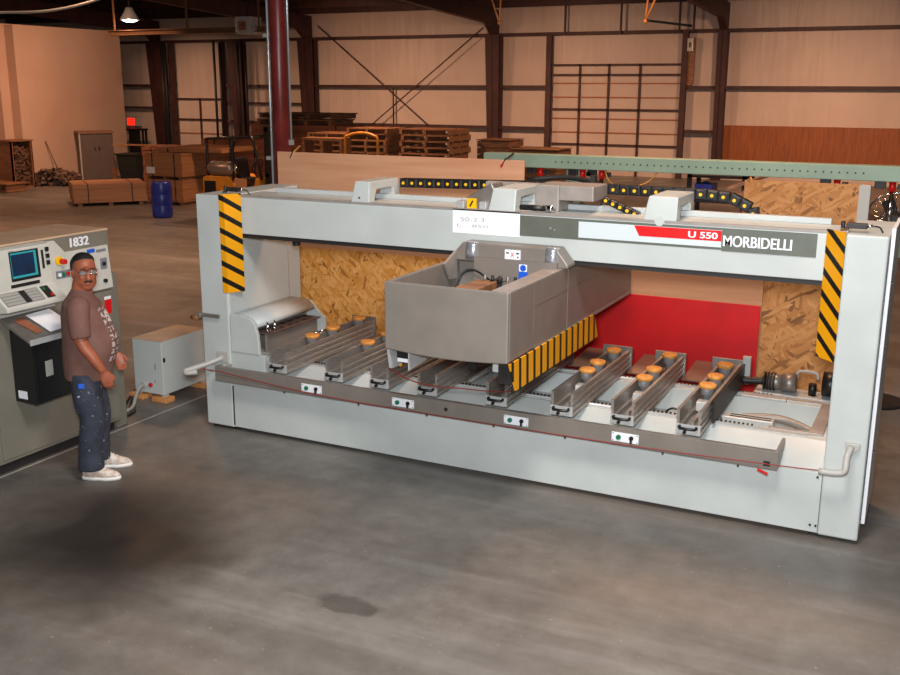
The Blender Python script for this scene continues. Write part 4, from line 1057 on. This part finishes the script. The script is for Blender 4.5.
# monitor bezel and keyboard tray
b = MB().prism([(X, 1.24), (X+.2, 1.27), (X+.2, 1.3), (X+.085, 1.4), (X+.07, 1.7), (X, 1.715)], 'y', -1.61, -1.06)
con = build('monitor_housing', b, 'console', cc, .008)
def cpan(name, y0, y1, z0, z1, m, par, th=.004, base=None):
    # a plate on the nearly upright bezel face
    f = lambda z: X+.085-(z-1.4)*.05
    return build(name, MB()._add([(f(z)+d, y, z) for d in (0, th) for (y, z) in ((y0, z0), (y1, z0), (y1, z1), (y0, z1))],
                 [(3, 2, 1, 0), (4, 5, 6, 7), (0, 1, 5, 4), (1, 2, 6, 5), (2, 3, 7, 6), (3, 0, 4, 7)]), m, par)
cpan('screen_recess', -1.447, -1.18, 1.462, 1.68, 'black', con, .002)
scr = cpan('screen', -1.436, -1.205, 1.484, 1.670, 'cyan', con, .004)
cpan('screen_window', -1.433, -1.228, 1.502, 1.658, 'screen', scr, .006)
cpan('key_column', -1.155, -1.135, 1.52, 1.66, 'dark', con, .004)
for z in (1.66, 1.61, 1.56): 
    k = cpan('round_button', -1.115, -1.087, z-.016, z+.016, 'black', con, .012)
cpan('disk_slot', -1.46, -1.2, 1.418, 1.442, 'dark', con, .004)
cpan('faint_mark', -1.45, -1.4, 1.684, 1.689, 'key', con, .002)
def kpan(name, y0, y1, t0, t1, m, par, th=.004):
    # on the sloping keyboard face between (X+.2,1.3) and (X+.085,1.4)
    a = Vector((X+.2, 0, 1.3)); c = Vector((X+.085, 0, 1.4)); n = Vector((.1, 0, .115)).normalized()
    P = lambda t, y, d: a.lerp(c, t)+Vector((0, y, 0))+n*d
    return build(name, MB()._add([P(t, y, d) for d in (0, th) for (y, t) in ((y0, t0), (y1, t0), (y1, t1), (y0, t1))],
                 [(3, 2, 1, 0), (4, 5, 6, 7), (0, 1, 5, 4), (1, 2, 6, 5), (2, 3, 7, 6), (3, 0, 4, 7)]), m, par)
kb = kpan('keyboard', -1.59, -1.25, .12, .92, 'key', con)
for j in range(4):
    for i in range(3):
        y = -1.585+i*.055
        kpan('key_row', -1.585, -1.43, .16+j*.19, .3+j*.19, 'tubegrey', kb, .006) if i == 0 else None
    kpan('key_row', -1.36, -1.26, .16+j*.19, .3+j*.19, 'tubegrey', kb, .006)
kpan('key_block', -1.42, -1.37, .14, .88, 'dark', kb, .007)
kp = kpan('keypad', -1.22, -1.15, .15, .9, 'dark', con, .005)
kpan('red_key', -1.18, -1.158, .22, .36, 'red_plastic', kp, .008)
kpan('green_key', -1.21, -1.19, .65, .8, 'green_led', kp, .008)
# stop button and small buttons
def disc(name, y, z, r, d, m, par, x=None):
    x = x if x is not None else X+.03
    return build(name, MB().cyl((x, y, z), (x+d, y, z), r, 18), m, par)
es = disc('stop_button_ring', -.955, 1.545, .034, .014, 'yellow', wing, X+.03)
disc('stop_button', -.94, 1.54, .02, .045, 'red_plastic', es, X+.044)
bp = build('button_strip', MB().box(X+.028, X+.036, -.99, -.85, 1.405, 1.465), 'key', wing, .002)
disc('white_button', -.965, 1.435, .015, .012, 'white', bp, X+.036)
disc('green_button', -.925, 1.435, .016, .012, 'green_led', bp, X+.036)
disc('red_button', -.88, 1.435, .016, .012, 'red_plastic', bp, X+.036)
bp = build('button_strip', MB().box(X+.028, X+.036, -.53, -.46, 1.41, 1.5), 'key', wing, .002)
disc('black_button', -.5, 1.455, .016, .012, 'black', bp, X+.036)
disc('knob', -.5, 1.315, .016, .02, 'black', wing, X+.034)
build('label_strip', MB().box(X+.028, X+.032, -.56, -.46, 1.555, 1.575), 'key', wing)
build('label_strip', MB().box(X+.028, X+.032, -.66, -.58, 1.56, 1.59), 'blue', wing)
rl = build('red_label', MB().box(X+.012, X+.016, -.50, -.43, 1.03, 1.15), 'red', cc)
build('label_header', MB().box(X+.012, X+.017, -.50, -.43, 1.15, 1.175), 'white', rl)
build('door_lock', MB().cyl((X+.012, -.47, .86), (X+.02, -.47, .86), .014, 10), 'dark', cc)
# document box hanging on the cabinet, and the papers on it
db = thing('document_box', 'black document box with sloping steel lid hanging on the control cabinet', 'box', (-.47, -1.27, .55))
b = MB().box(-.587, -.575, -1.46, -1.06, .55, 1.14).box(-.575, -.37, -1.46, -1.445, .55, 1.08).box(-.575, -.37, -1.075, -1.06, .55, 1.08).box(-.575, -.37, -1.445, -1.075, .55, .565).box(-.385, -.37, -1.445, -1.075, .565, 1.05)
build('box_body', b, 'black', db, .003)
build('pocket', MB().box(-.37, -.35, -1.43, -1.4, .6, 1.0), 'black', db)
build('small_label', MB().box(-.55, -.46, -1.463, -1.4601, .58, .64), 'white', db)
build('white_label', MB().box(-.37, -.3685, -1.35, -1.28, .74, .86), 'tubegrey', db)
lid = [(-.585, 1.205), (-.3, 1.065), (-.3, 1.035), (-.585, 1.17)]
l = build('steel_lid', MB().prism(lid, 'y', -1.53, -1.04), 'alu_dull', db, .003)
build('lid_lip', MB().box(-.3, -.29, -1.53, -1.04, 1.025, 1.068), 'plate', db, .002)
build('hinge_strip', MB().box(-.587, -.565, -1.6, -1.03, 1.205, 1.235), 'ducttape', db)
slope = math.atan2(.14, .285)
ps = MB().obox((-.435, -1.21, 1.142), .24, .25, .003, .12, 0, slope)
single('paper_sheet', ps, 'paper', 'white sheets of paper lying on the sloping lid beside the man', 'paper', (-.435, -1.21, 1.13))
single('paper_sheet', MB().obox((-.44, -1.4, 1.1385), .2, .1, .003, .3, 0, slope), 'wood_red', 'brown crumpled slip of paper peeking out under the white sheets', 'paper', (-.44, -1.37, 1.13))

# white transformer box on blocks
tb = thing('transformer_box', 'white metal box with round sockets on wooden blocks behind the man', 'box', (-.98, .66, .05))
build('casing', MB().box(-1.15, -.8, .352, .97, .065, .575), 'paint', tb, .006)
build('top_plate', MB().box(-1.152, -.798, .35, .972, .575, .579), 'top_lit', tb)  # thin plate carrying the warm light from above as tan colour
b = MB().box(-.84, -.8, .36, .42, .045, .065).box(-.84, -.8, .9, .96, .045, .065).box(-1.14, -1.1, .36, .42, .045, .065).box(-1.14, -1.1, .9, .96, .045, .065)
build('foot', b, 'plate', tb)
build('gland', MB().cyl((-1.03, .352, .14), (-1.03, .33, .14), .03, 14), 'plate', tb)
build('socket', MB().cyl((-.95, .352, .15), (-.95, .335, .15), .02, 14), 'red_plastic', tb)
build('switch', MB().box(-.802, -.794, .365, .39, .38, .42), 'dark', tb)
build('vent_slots', MB().box(-.89, -.885, .349, .352, .3, .36).box(-.9, -.895, .349, .352, .18, .2), 'dark', tb)
for i, (x, y) in enumerate(((-.84, .39), (-.84, .93), (-1.12, .39), (-1.12, .93))):
    single('wood_block', MB().box(x-.09, x+.09, y-.07, y+.05, 0, .045), 'wedge',
           ['pine block under the near front corner of the white box', 'pine block under the right rear corner of the white box', 'pine block under the left front corner of the white box', 'pine block under the left rear corner of the white box'][i], 'wood block', group='pine blocks under the white box', bevel=.004)
single('flexible_hose', MB().tube([(-1.03, .329, .14), (-1.03, .28, .13), (-1.0, .2, .08), (-.93, .08, .02), (-.88, -.05, .02), (-.9, -.2, .02), (-.92, -.262, .02)], .017, 10), 'tubegrey', 'grey flexible hose curving from the white box down to the floor', 'hose')
for i in range(3):
    single('floor_cable', MB().tube([(-1.3+.0*i, .5, .012+.0*i), (-1.1, .3-.06*i, .012), (-.95, .12-.06*i, .012), (-.82, -.02-.05*i, .012), (-.79, -.2, .012)], .011, 8), 'black',
           ['black floor cable nearest the white box', 'black floor cable in the middle of three by the white box', 'black floor cable farthest from the white box'][i], 'cable', group='black cables by the white box')

# ================================================================== THE MAN
A = math.radians(42)
man = thing('person', 'man in brown printed t-shirt, paint-speckled jeans, clear glasses and white shoes beside the control cabinet', 'person', (-.04, -1.265, 0))
man.rotation_euler = (0, 0, A)
M['skin'] = mat('skin', (160, 88, 60), .5, rgb2=(146, 78, 54), scale=20)
M['hair'] = mat('black_hair', (26, 22, 22), .6, rgb2=(16, 14, 14), scale=60)
M['shoe'] = mat('white_shoe_leather', (214, 206, 198), .6, rgb2=(180, 152, 134), scale=26)
M['sole'] = mat('shoe_sole', (226, 222, 216), .6)
M['lens'] = mat('clear_lens', (225, 235, 240), .05); M['lens'].node_tree.nodes['Principled BSDF'].inputs['Transmission Weight'].default_value = .85
def jeans_mat():
    m = mat('denim', (52, 56, 70), .8, rgb2=(36, 40, 52), scale=9); nt = m.node_tree; b = nt.nodes['Principled BSDF']; L = nt.links.new
    src = b.inputs['Base Color'].links[0].from_socket
    tc = nt.nodes.new('ShaderNodeTexCoord'); nz = nt.nodes.new('ShaderNodeTexNoise'); nz.inputs['Scale'].default_value = 34; nz.inputs['Detail'].default_value = 2
    L(tc.outputs['Object'], nz.inputs['Vector'])
    r = nt.nodes.new('ShaderNodeValToRGB'); r.color_ramp.elements[0].position = .68; r.color_ramp.elements[1].position = .72
    L(nz.outputs['Fac'], r.inputs['Fac'])
    x = nt.nodes.new('ShaderNodeMix'); x.data_type = 'RGBA'; L(r.outputs['Color'], x.inputs[0]); L(src, x.inputs[6]); x.inputs[7].default_value = lin((170, 176, 188))
    L(x.outputs[2], b.inputs['Base Color']); return m
M['denim'] = jeans_mat()
def shirt_mat():
    m = mat('brown_cotton', (118, 82, 72), .85, rgb2=(104, 70, 62), scale=7); nt = m.node_tree; b = nt.nodes['Principled BSDF']; L = nt.links.new
    src = b.inputs['Base Color'].links[0].from_socket
    tc = nt.nodes.new('ShaderNodeTexCoord'); se = nt.nodes.new('ShaderNodeSeparateXYZ'); L(tc.outputs['Object'], se.inputs[0])
    x, y, z = se.outputs
    mn = lambda op, a, c=None: math_node(nt, op, a, c)
    # print area: front of the chest and belly
    inx = mn('GREATER_THAN', x, .075)
    iny = mn('MULTIPLY', mn('GREATER_THAN', y, -.13), mn('LESS_THAN', y, .13))
    inz = mn('MULTIPLY', mn('GREATER_THAN', z, .9), mn('LESS_THAN', z, 1.30))
    area = mn('MULTIPLY', mn('MULTIPLY', inx, iny), inz)
    # rows of letter-like blocks
    row = mn('FRACT', mn('DIVIDE', z, .055)); rowm = mn('GREATER_THAN', row, .28)
    col = mn('FRACT', mn('DIVIDE', y, .045)); colm = mn('GREATER_THAN', col, .25)
    mp = nt.nodes.new('ShaderNodeMapping'); mp.inputs['Scale'].default_value = (.01, 1, 1); L(tc.outputs['Object'], mp.inputs['Vector'])
    nz = nt.nodes.new('ShaderNodeTexNoise'); nz.inputs['Scale'].default_value = 48; nz.inputs['Detail'].default_value = 0; L(mp.outputs['Vector'], nz.inputs['Vector'])
    nm = mn('GREATER_THAN', nz.outputs['Fac'], .47)
    f = mn('MULTIPLY', mn('MULTIPLY', area, rowm), mn('MULTIPLY', colm, nm))
    # bright blotch at the top of the print
    d = nt.nodes.new('ShaderNodeVectorMath'); d.operation = 'DISTANCE'; L(tc.outputs['Object'], d.inputs[0]); d.inputs[1].default_value = (.16, -.03, 1.22)
    bl = mn('LESS_THAN', d.outputs['Value'], .055)
    f2 = mn('MAXIMUM', mn('MULTIPLY', f, .6), mn('MULTIPLY', mn('MULTIPLY', bl, mn('GREATER_THAN', nz.outputs['Fac'], .42)), .95))
    mx = nt.nodes.new('ShaderNodeMix'); mx.data_type = 'RGBA'; L(f2, mx.inputs[0]); L(src, mx.inputs[6]); mx.inputs[7].default_value = lin((216, 208, 206))
    L(mx.outputs[2], b.inputs['Base Color']); return m
M['shirt'] = shirt_mat()

def ring(c, rx, ry, n=24, tilt=(0, 0), px=2.0, tw=0):
    """ellipse ring around c in the XY plane, tilted; slightly squared by px"""
    out = []
    for k in range(n):
        a = 2*PI*k/n; ca, sa = math.cos(a), math.sin(a)
        x = rx*math.copysign(abs(ca)**(2/px), ca); y = ry*math.copysign(abs(sa)**(2/px), sa)
        if tw: x, y = x*math.cos(tw)-y*math.sin(tw), x*math.sin(tw)+y*math.cos(tw)
        out.append(Vector((c[0]+x, c[1]+y, c[2]+x*tilt[0]+y*tilt[1])))
    return out
def limb(mb, pts, rad, seg=16, sub=5, flat=1.):
    P = [Vector(p) for p in pts]; Q = []; RR = []
    for i in range(len(P)-1):
        a = P[max(i-1, 0)]; b = P[i]; c = P[i+1]; d = P[min(i+2, len(P)-1)]
        for k in range(sub):
            t = k/sub
            Q.append(.5*((2*b)+(c-a)*t+(2*a-5*b+4*c-d)*t*t+(3*b-a-3*c+d)*t**3)); s = t*t*(3-2*t)
            RR.append(rad[i]*(1-s)+rad[i+1]*s)
    Q.append(P[-1]); RR.append(rad[-1]); up = None; rings = []
    for i, p in enumerate(Q):
        d = (Q[min(i+1, len(Q)-1)]-Q[max(i-1, 0)]).normalized()
        if up is None: up = Vector((1, 0, 0)) if abs(d.x) < .8 else Vector((0, 1, 0))
        a = (up-d*up.dot(d)).normalized(); up = a; b = d.cross(a)
        rings.append([p+(a*math.cos(2*PI*k/seg)+b*math.sin(2*PI*k/seg)*flat)*RR[i] for k in range(seg)])
    return mb.loft(rings)

# local frame: x forward, y to his left, z up
# ---- skin body (head, neck, arms, hands, lower legs under the jeans)
HA = math.radians(-72)       # head turned toward the viewer relative to the body
RH = Matrix.Rotation(HA, 3, 'Z') @ Matrix.Rotation(.05, 3, 'Y')
HC = Vector((.04, .0, 1.548))
def hp(x, y, z): return HC+RH @ Vector((x, y, z))
b = MB()
prof = [(-.128, .0, .02, .02), (-.12, .012, .055, .045), (-.1, .012, .079, .066), (-.07, .01, .091, .075), (-.03, .004, .098, .079), (.01, 0, .1, .078), (.05, -.004, .1, .079), (.09, -.008, .09, .072), (.12, -.012, .065, .055), (.136, -.014, .02, .02)]
b.loft([[hp(*(ox+rx*math.cos(2*PI*k/24), ry*math.sin(2*PI*k/24), z)) for k in range(24)] for z, ox, rx, ry in prof])
b.ball(hp(.055, 0, -.095), .045, .045, .03)                       # chin
b.ball(hp(.036, -.032, -.068), .042, .034, .035); b.ball(hp(.036, .032, -.068), .042, .034, .035)   # jaw
b.ball(hp(.068, -.036, -.02), .025); b.ball(hp(.068, .036, -.02), .025)    # cheeks
limb(b, [hp(.088, 0, .025), hp(.108, 0, -.01), hp(.112, 0, -.026), hp(.094, 0, -.034)], [.012, .015, .02, .012], 12, 4)  # nose
b.ball(hp(.102, -.014, -.03), .011); b.ball(hp(.102, .014, -.03), .011)
b.ball(hp(.083, 0, .045), .02, .06, .014)                             # brow
b.ball(hp(.087, 0, -.062), .018, .027, .008); b.ball(hp(.086, 0, -.073), .017, .024, .008)    # lips
for s in (-1, 1):
    b.ball(hp(-.005, s*.082, -.005), .02, .01, .034, rot=RH); b.ball(hp(.002, s*.084, -.025), .012, .008, .014)
limb(b, [(.01, 0, 1.33), (.015, 0, 1.42), (.03, 0, 1.5)], [.085, .074, .07], 18, 4)
# shoulders core
b.loft([ring((0, 0, 1.05), .13, .15), ring((0, 0, 1.25), .11, .16), ring((-.005, 0, 1.34), .085, .15), ring((0, 0, 1.40), .06, .08)])
RA = [(-.01, -.195, 1.335), (-.01, -.232, 1.22), (.0, -.25, 1.09), (.075, -.27, .965), (.13, -.272, .872)]
LA = [(-.01, .195, 1.335), (.0, .24, 1.22), (.02, .25, 1.08), (.12, .235, .97), (.2, .19, .885)]
limb(b, RA, [.06, .055, .045, .04, .029], 16, 5)
limb(b, LA, [.06, .055, .045, .04, .029], 16, 5)
# hands
def hand(mb, w, d, side):
    """w wrist, d direction of the hand, side +1/-1: where the thumb goes forward"""
    w = Vector(w); d = Vector(d).normalized(); pn = Vector((0, side, 0)); pn = (pn-d*pn.dot(d)).normalized(); f = d.cross(pn)*side
    if f.x < 0: f = -f
    limb(mb, [w-d*.01, w+d*.03, w+d*.06, w+d*.088], [.026, .034, .036, .03], 14, 3, .55) if False else None
    rings = []
    for t, wd, th in ((-.01, .025, .022), (.02, .032, .019), (.055, .041, .018), (.085, .04, .015), (.095, .034, .011)):
        c = w+d*t
        rings.append([c+f*(wd*math.cos(2*PI*k/16))+pn*(th*math.sin(2*PI*k/16)) for k in range(16)])
    mb.loft(rings)
    for i, (o, L_) in enumerate(((.03, .062), (.0105, .072), (-.0095, .066), (-.029, .052))):
        r0 = w+d*.082+f*o; inn = -pn
        p = [r0-d*.01, r0+d*L_*.45+inn*.004, r0+d*L_*.8+inn*.018, r0+d*L_*.95+inn*.034]
        limb(mb, p, [.0095, .009, .008, .0065], 10, 3)
    r0 = w+d*.025+f*.026
    limb(mb, [r0, r0+d*.03+f*.022-pn*.006, r0+d*.055+f*.028-pn*.012, r0+d*.075+f*.024-pn*.016], [.014, .011, .01, .007], 10, 3)
hand(b, RA[-1], (.28, -.0, -1), -1)
hand(b, LA[-1], (.35, -.35, -.8), 1)
limb(b, [(0, -.1, .5), (.0, -.1, .3), (-.02, -.1, .06)], [.06, .055, .045]); limb(b, [(0, .1, .5), (.0, .1, .3), (-.0, .1, .06)], [.06, .055, .045])
limb(b, [(0, 0, .7), (0, 0, 1.1)], [.12, .12]); limb(b, [(0, -.06, .8), (0, -.1, .48)], [.08, .06]); limb(b, [(0, .06, .8), (0, .1, .48)], [.08, .06])
body = build('body', b, 'skin', man, local=True, remesh=.0075)

# ---- t-shirt
b = MB()
b.loft([ring((.01, 0, .765), .168, .186, 32), ring((.018, 0, .86), .18, .192, 32), ring((.04, 0, .98), .2, .202, 32), ring((.045, 0, 1.06), .198, .202, 32), ring((.03, 0, 1.16), .18, .198, 32),
        ring((.012, 0, 1.26), .158, .2, 32), ring((.0, 0, 1.33), .13, .192, 32), ring((-.002, 0, 1.38), .09, .15, 32), ring((.005, 0, 1.415), .073, .09, 32), ring((.01, 0, 1.432), .069, .074, 32)])
limb(b, [(-.0, -.13, 1.335), (-.008, -.205, 1.31), (-.005, -.243, 1.2), (.0, -.255, 1.12)], [.075, .078, .075, .072], 20, 4)
limb(b, [(-.0, .13, 1.335), (-.005, .205, 1.31), (.005, .247, 1.2), (.02, .257, 1.12)], [.075, .078, .073, .07], 20, 4)
build('t_shirt', b, 'shirt', man, local=True, remesh=.009)
# ---- jeans
b = MB()
b.loft([ring((.005, 0, .93), .13, .165, 28), ring((.0, 0, .86), .14, .172, 28), ring((-.005, 0, .79), .14, .176, 28), ring((-.005, 0, .74), .12, .165, 28)])
limb(b, [(-.005, -.085, .82), (.0, -.1, .62), (.02, -.11, .46), (-.005, -.118, .28), (-.015, -.12, .085)], [.108, .106, .09, .088, .094], 20, 5)
limb(b, [(.0, .085, .82), (.02, .095, .62), (.05, .1, .46), (.03, .1, .28), (.02, .1, .085)], [.108, .106, .09, .088, .094], 20, 5)
build('jeans', b, 'denim', man, local=True, remesh=.009)
# ---- shoes
def shoe(x, y, a):
    R = Matrix.Rotation(a, 3, 'Z'); C = Vector((x, y, 0))
    def rg(z, sc, fw=0): 
        out = []
        for k in range(28):
            t = 2*PI*k/28; u = math.cos(t); px = .095+.145*u+fw*max(u, 0)
            wd = (.05 if u > 0 else .038)*sc
            out.append(C+R @ Vector((px*1. if sc == 1 else .095+(px-.095)*sc, wd*math.sin(t), z)))
        return out
    up = MB()
    rings = [rg(.022, .97), rg(.04, .96)]
    def rg2(z, x0, x1, w):
        m = (x0+x1)/2; h = (x1-x0)/2
        return [C+R @ Vector((m+h*math.cos(2*PI*k/28), w*math.sin(2*PI*k/28), z)) for k in range(28)]
    rings += [rg2(.06, -.045, .21, .043), rg2(.075, -.045, .165, .041), rg2(.095, -.044, .11, .038), rg2(.115, -.045, .085, .038)]
    u_ = build('shoe', up.loft(rings), 'shoe', man, local=True)
    build('sole', MB().loft([rg(0, 1), rg(.012, 1.02), rg(.026, 1.0)]), 'sole', u_, local=True)
    lc = MB()
    for k in range(4):
        xx = .1+.025*k; zz = .098-.013*k
        lc.tube([C+R @ Vector((xx, -.022, zz-.006)), C+R @ Vector((xx+.004, 0, zz+.004)), C+R @ Vector((xx, .022, zz-.006))], .004, 6)
    build('laces', lc, 'sole', u_, local=True)
shoe(-.04, -.11, -.26); shoe(.03, .13, -.1)
# ---- hair, brows, moustache, glasses
b = MB()
rr = []
for z, ox, rx, ry in ((.0, -.05, .064, .083), (.045, -.044, .072, .0855), (.07, -.036, .08, .085), (.092, -.018, .085, .08), (.112, -.012, .077, .068), (.132, -.014, .05, .046), (.142, -.014, .02, .02)):
    rr.append([hp(ox+rx*math.cos(2*PI*k/28), ry*math.sin(2*PI*k/28), z) for k in range(28)])
b.loft(rr)
b.loft([[hp(-.052+.058*math.cos(2*PI*k/20), .07*math.sin(2*PI*k/20), z) for k in range(20)] for z in (-.06, -.02, .03)])
hair = build('hair', b, 'hair', man, local=True, remesh=.006)
b = MB()
for s in (-1, 1): b.obox(hp(.098, s*.033, .043), .008, .036, .007, HA)
build('eyebrows', b, 'hair', man, local=True)
b = MB(); b.ball(hp(.1, 0, -.05), .012, .034, .007, rot=RH); build('moustache', b, 'hair', man, local=True)
b = MB()
for s in (-1, 1): b.ball(hp(.084, s*.032, .018), .012, .013, .006, rot=RH)
M['eye'] = mat('eye_dark', (58, 44, 40), .2)
build('eyes', b, 'eye', man, local=True)
b = MB()
for s in (-1, 1):
    c = [hp(.106-.004*abs(math.cos(k*PI/8)), s*(.034+.025*math.cos(k*PI/8)), .016+.014*math.sin(k*PI/8)) for k in range(17)]
    b.tube(c, .0012, 6, 0)
    b.tube([hp(.104, s*.062, .024), hp(.05, s*.085, .022), hp(0, s*.09, .015)], .0022, 6)
b.tube([hp(.108, -.008, .022), hp(.112, 0, .026), hp(.108, .008, .022)], .0022, 6)
gl = build('glasses', b, 'chrome', man, local=True)
b = MB()
for s in (-1, 1): b.prism([(s*(.034+.024*math.cos(k*PI/8)), .016+.013*math.sin(k*PI/8)) for k in range(16)], 'x', .1035, .105)
b.v = [hp(*v) for v in b.v]
build('lens', b, 'lens', gl, local=True)
build('badge', MB().box(-.05, -.01, -.198, -.188, .73, .765), 'blue', man, local=True)

# ================================================================== LIGHT
def area(name, loc, target, size, power, col, sy=None, spread=None):
    l = bpy.data.lights.new(name, 'AREA'); l.energy = power; l.color = col; l.shape = 'RECTANGLE' if sy else 'DISK'; l.size = size
    if sy: l.size_y = sy
    if spread: l.spread = spread
    o = bpy.data.objects.new(name, l); COL.objects.link(o); o.location = loc
    o.rotation_euler = (Vector(target)-Vector(loc)).to_track_quat('-Z', 'Y').to_euler(); return o
def pt(name, loc, power, col, r=.2):
    l = bpy.data.lights.new(name, 'POINT'); l.energy = power; l.color = col; l.shadow_soft_size = r
    o = bpy.data.objects.new(name, l); COL.objects.link(o); o.location = loc; return o
# the camera's flash, just above the lens
area('flash', (5.5, -6.5, 3.15), (2.4, .3, .9), .5, 420, (.93, .97, 1.))
# added white fill above the foreground, then the warm high bays under the roof
area('front_fill', (4.5, -3.2, 6.0), (3.2, -1.6, 0), 1.6, 270, (1., .95, .9))
warm = (1., .56, .34)
SP = math.radians(125)
for i, (x, y, tx, ty, p) in enumerate(((-14, 13, -18, 15, 170), (-7, 13, -7, 13, 190), (-1, 15, -1, 15, 170), (-6.5, 20, -6.5, 24, 190), (-22, 22.5, -22, 25, 90), (-13.5, 20, -13.5, 24, 190), (1.5, 20, 1.5, 24, 215), (8, 20, 8, 24, 150))):
    area('high_bay_light', (x, y, roofz(y)-1.0), (tx, ty, .3), .6, p, warm, None, SP)
for (x, y) in ((-6, 5.5), (1.5, 7.5), (-12, 6), (3.6, 2.2)):
    area('high_bay_light', (x, y, roofz(y)-.9), (x, y, 0), 1.2, 190 if x < 3 else 110, (1., .56, .32), None, SP)
pt('lamp_light', (-15.6, 15.85, 4.52), 26, warm, .1)
w = bpy.data.worlds.new('W'); S.world = w; w.use_nodes = True
w.node_tree.nodes['Background'].inputs[0].default_value = (1., .8, .68, 1); w.node_tree.nodes['Background'].inputs[1].default_value = .02

# ================================================================== CAMERA
cam = bpy.data.cameras.new('camera'); co = bpy.data.objects.new('camera', cam); COL.objects.link(co)
cam.sensor_width = 36; cam.lens = 1014.03/900*36; cam.clip_end = 100
r = Vector((.89578439, .44447369, .00366929)); u = Vector((-.10970259, .21307788, .97085692)); f = Vector((-.43073851, .87008101, -.23963175))
mw = Matrix(((r.x, u.x, -f.x, 5.58), (r.y, u.y, -f.y, -6.5536), (r.z, u.z, -f.z, 2.8579), (0, 0, 0, 1)))
co.matrix_world = mw
S.camera = co
S.view_settings.view_transform = 'Standard'; S.view_settings.look = 'None'; S.view_settings.gamma = 1; S.view_settings.exposure = .14
S.view_settings.use_curve_mapping = False
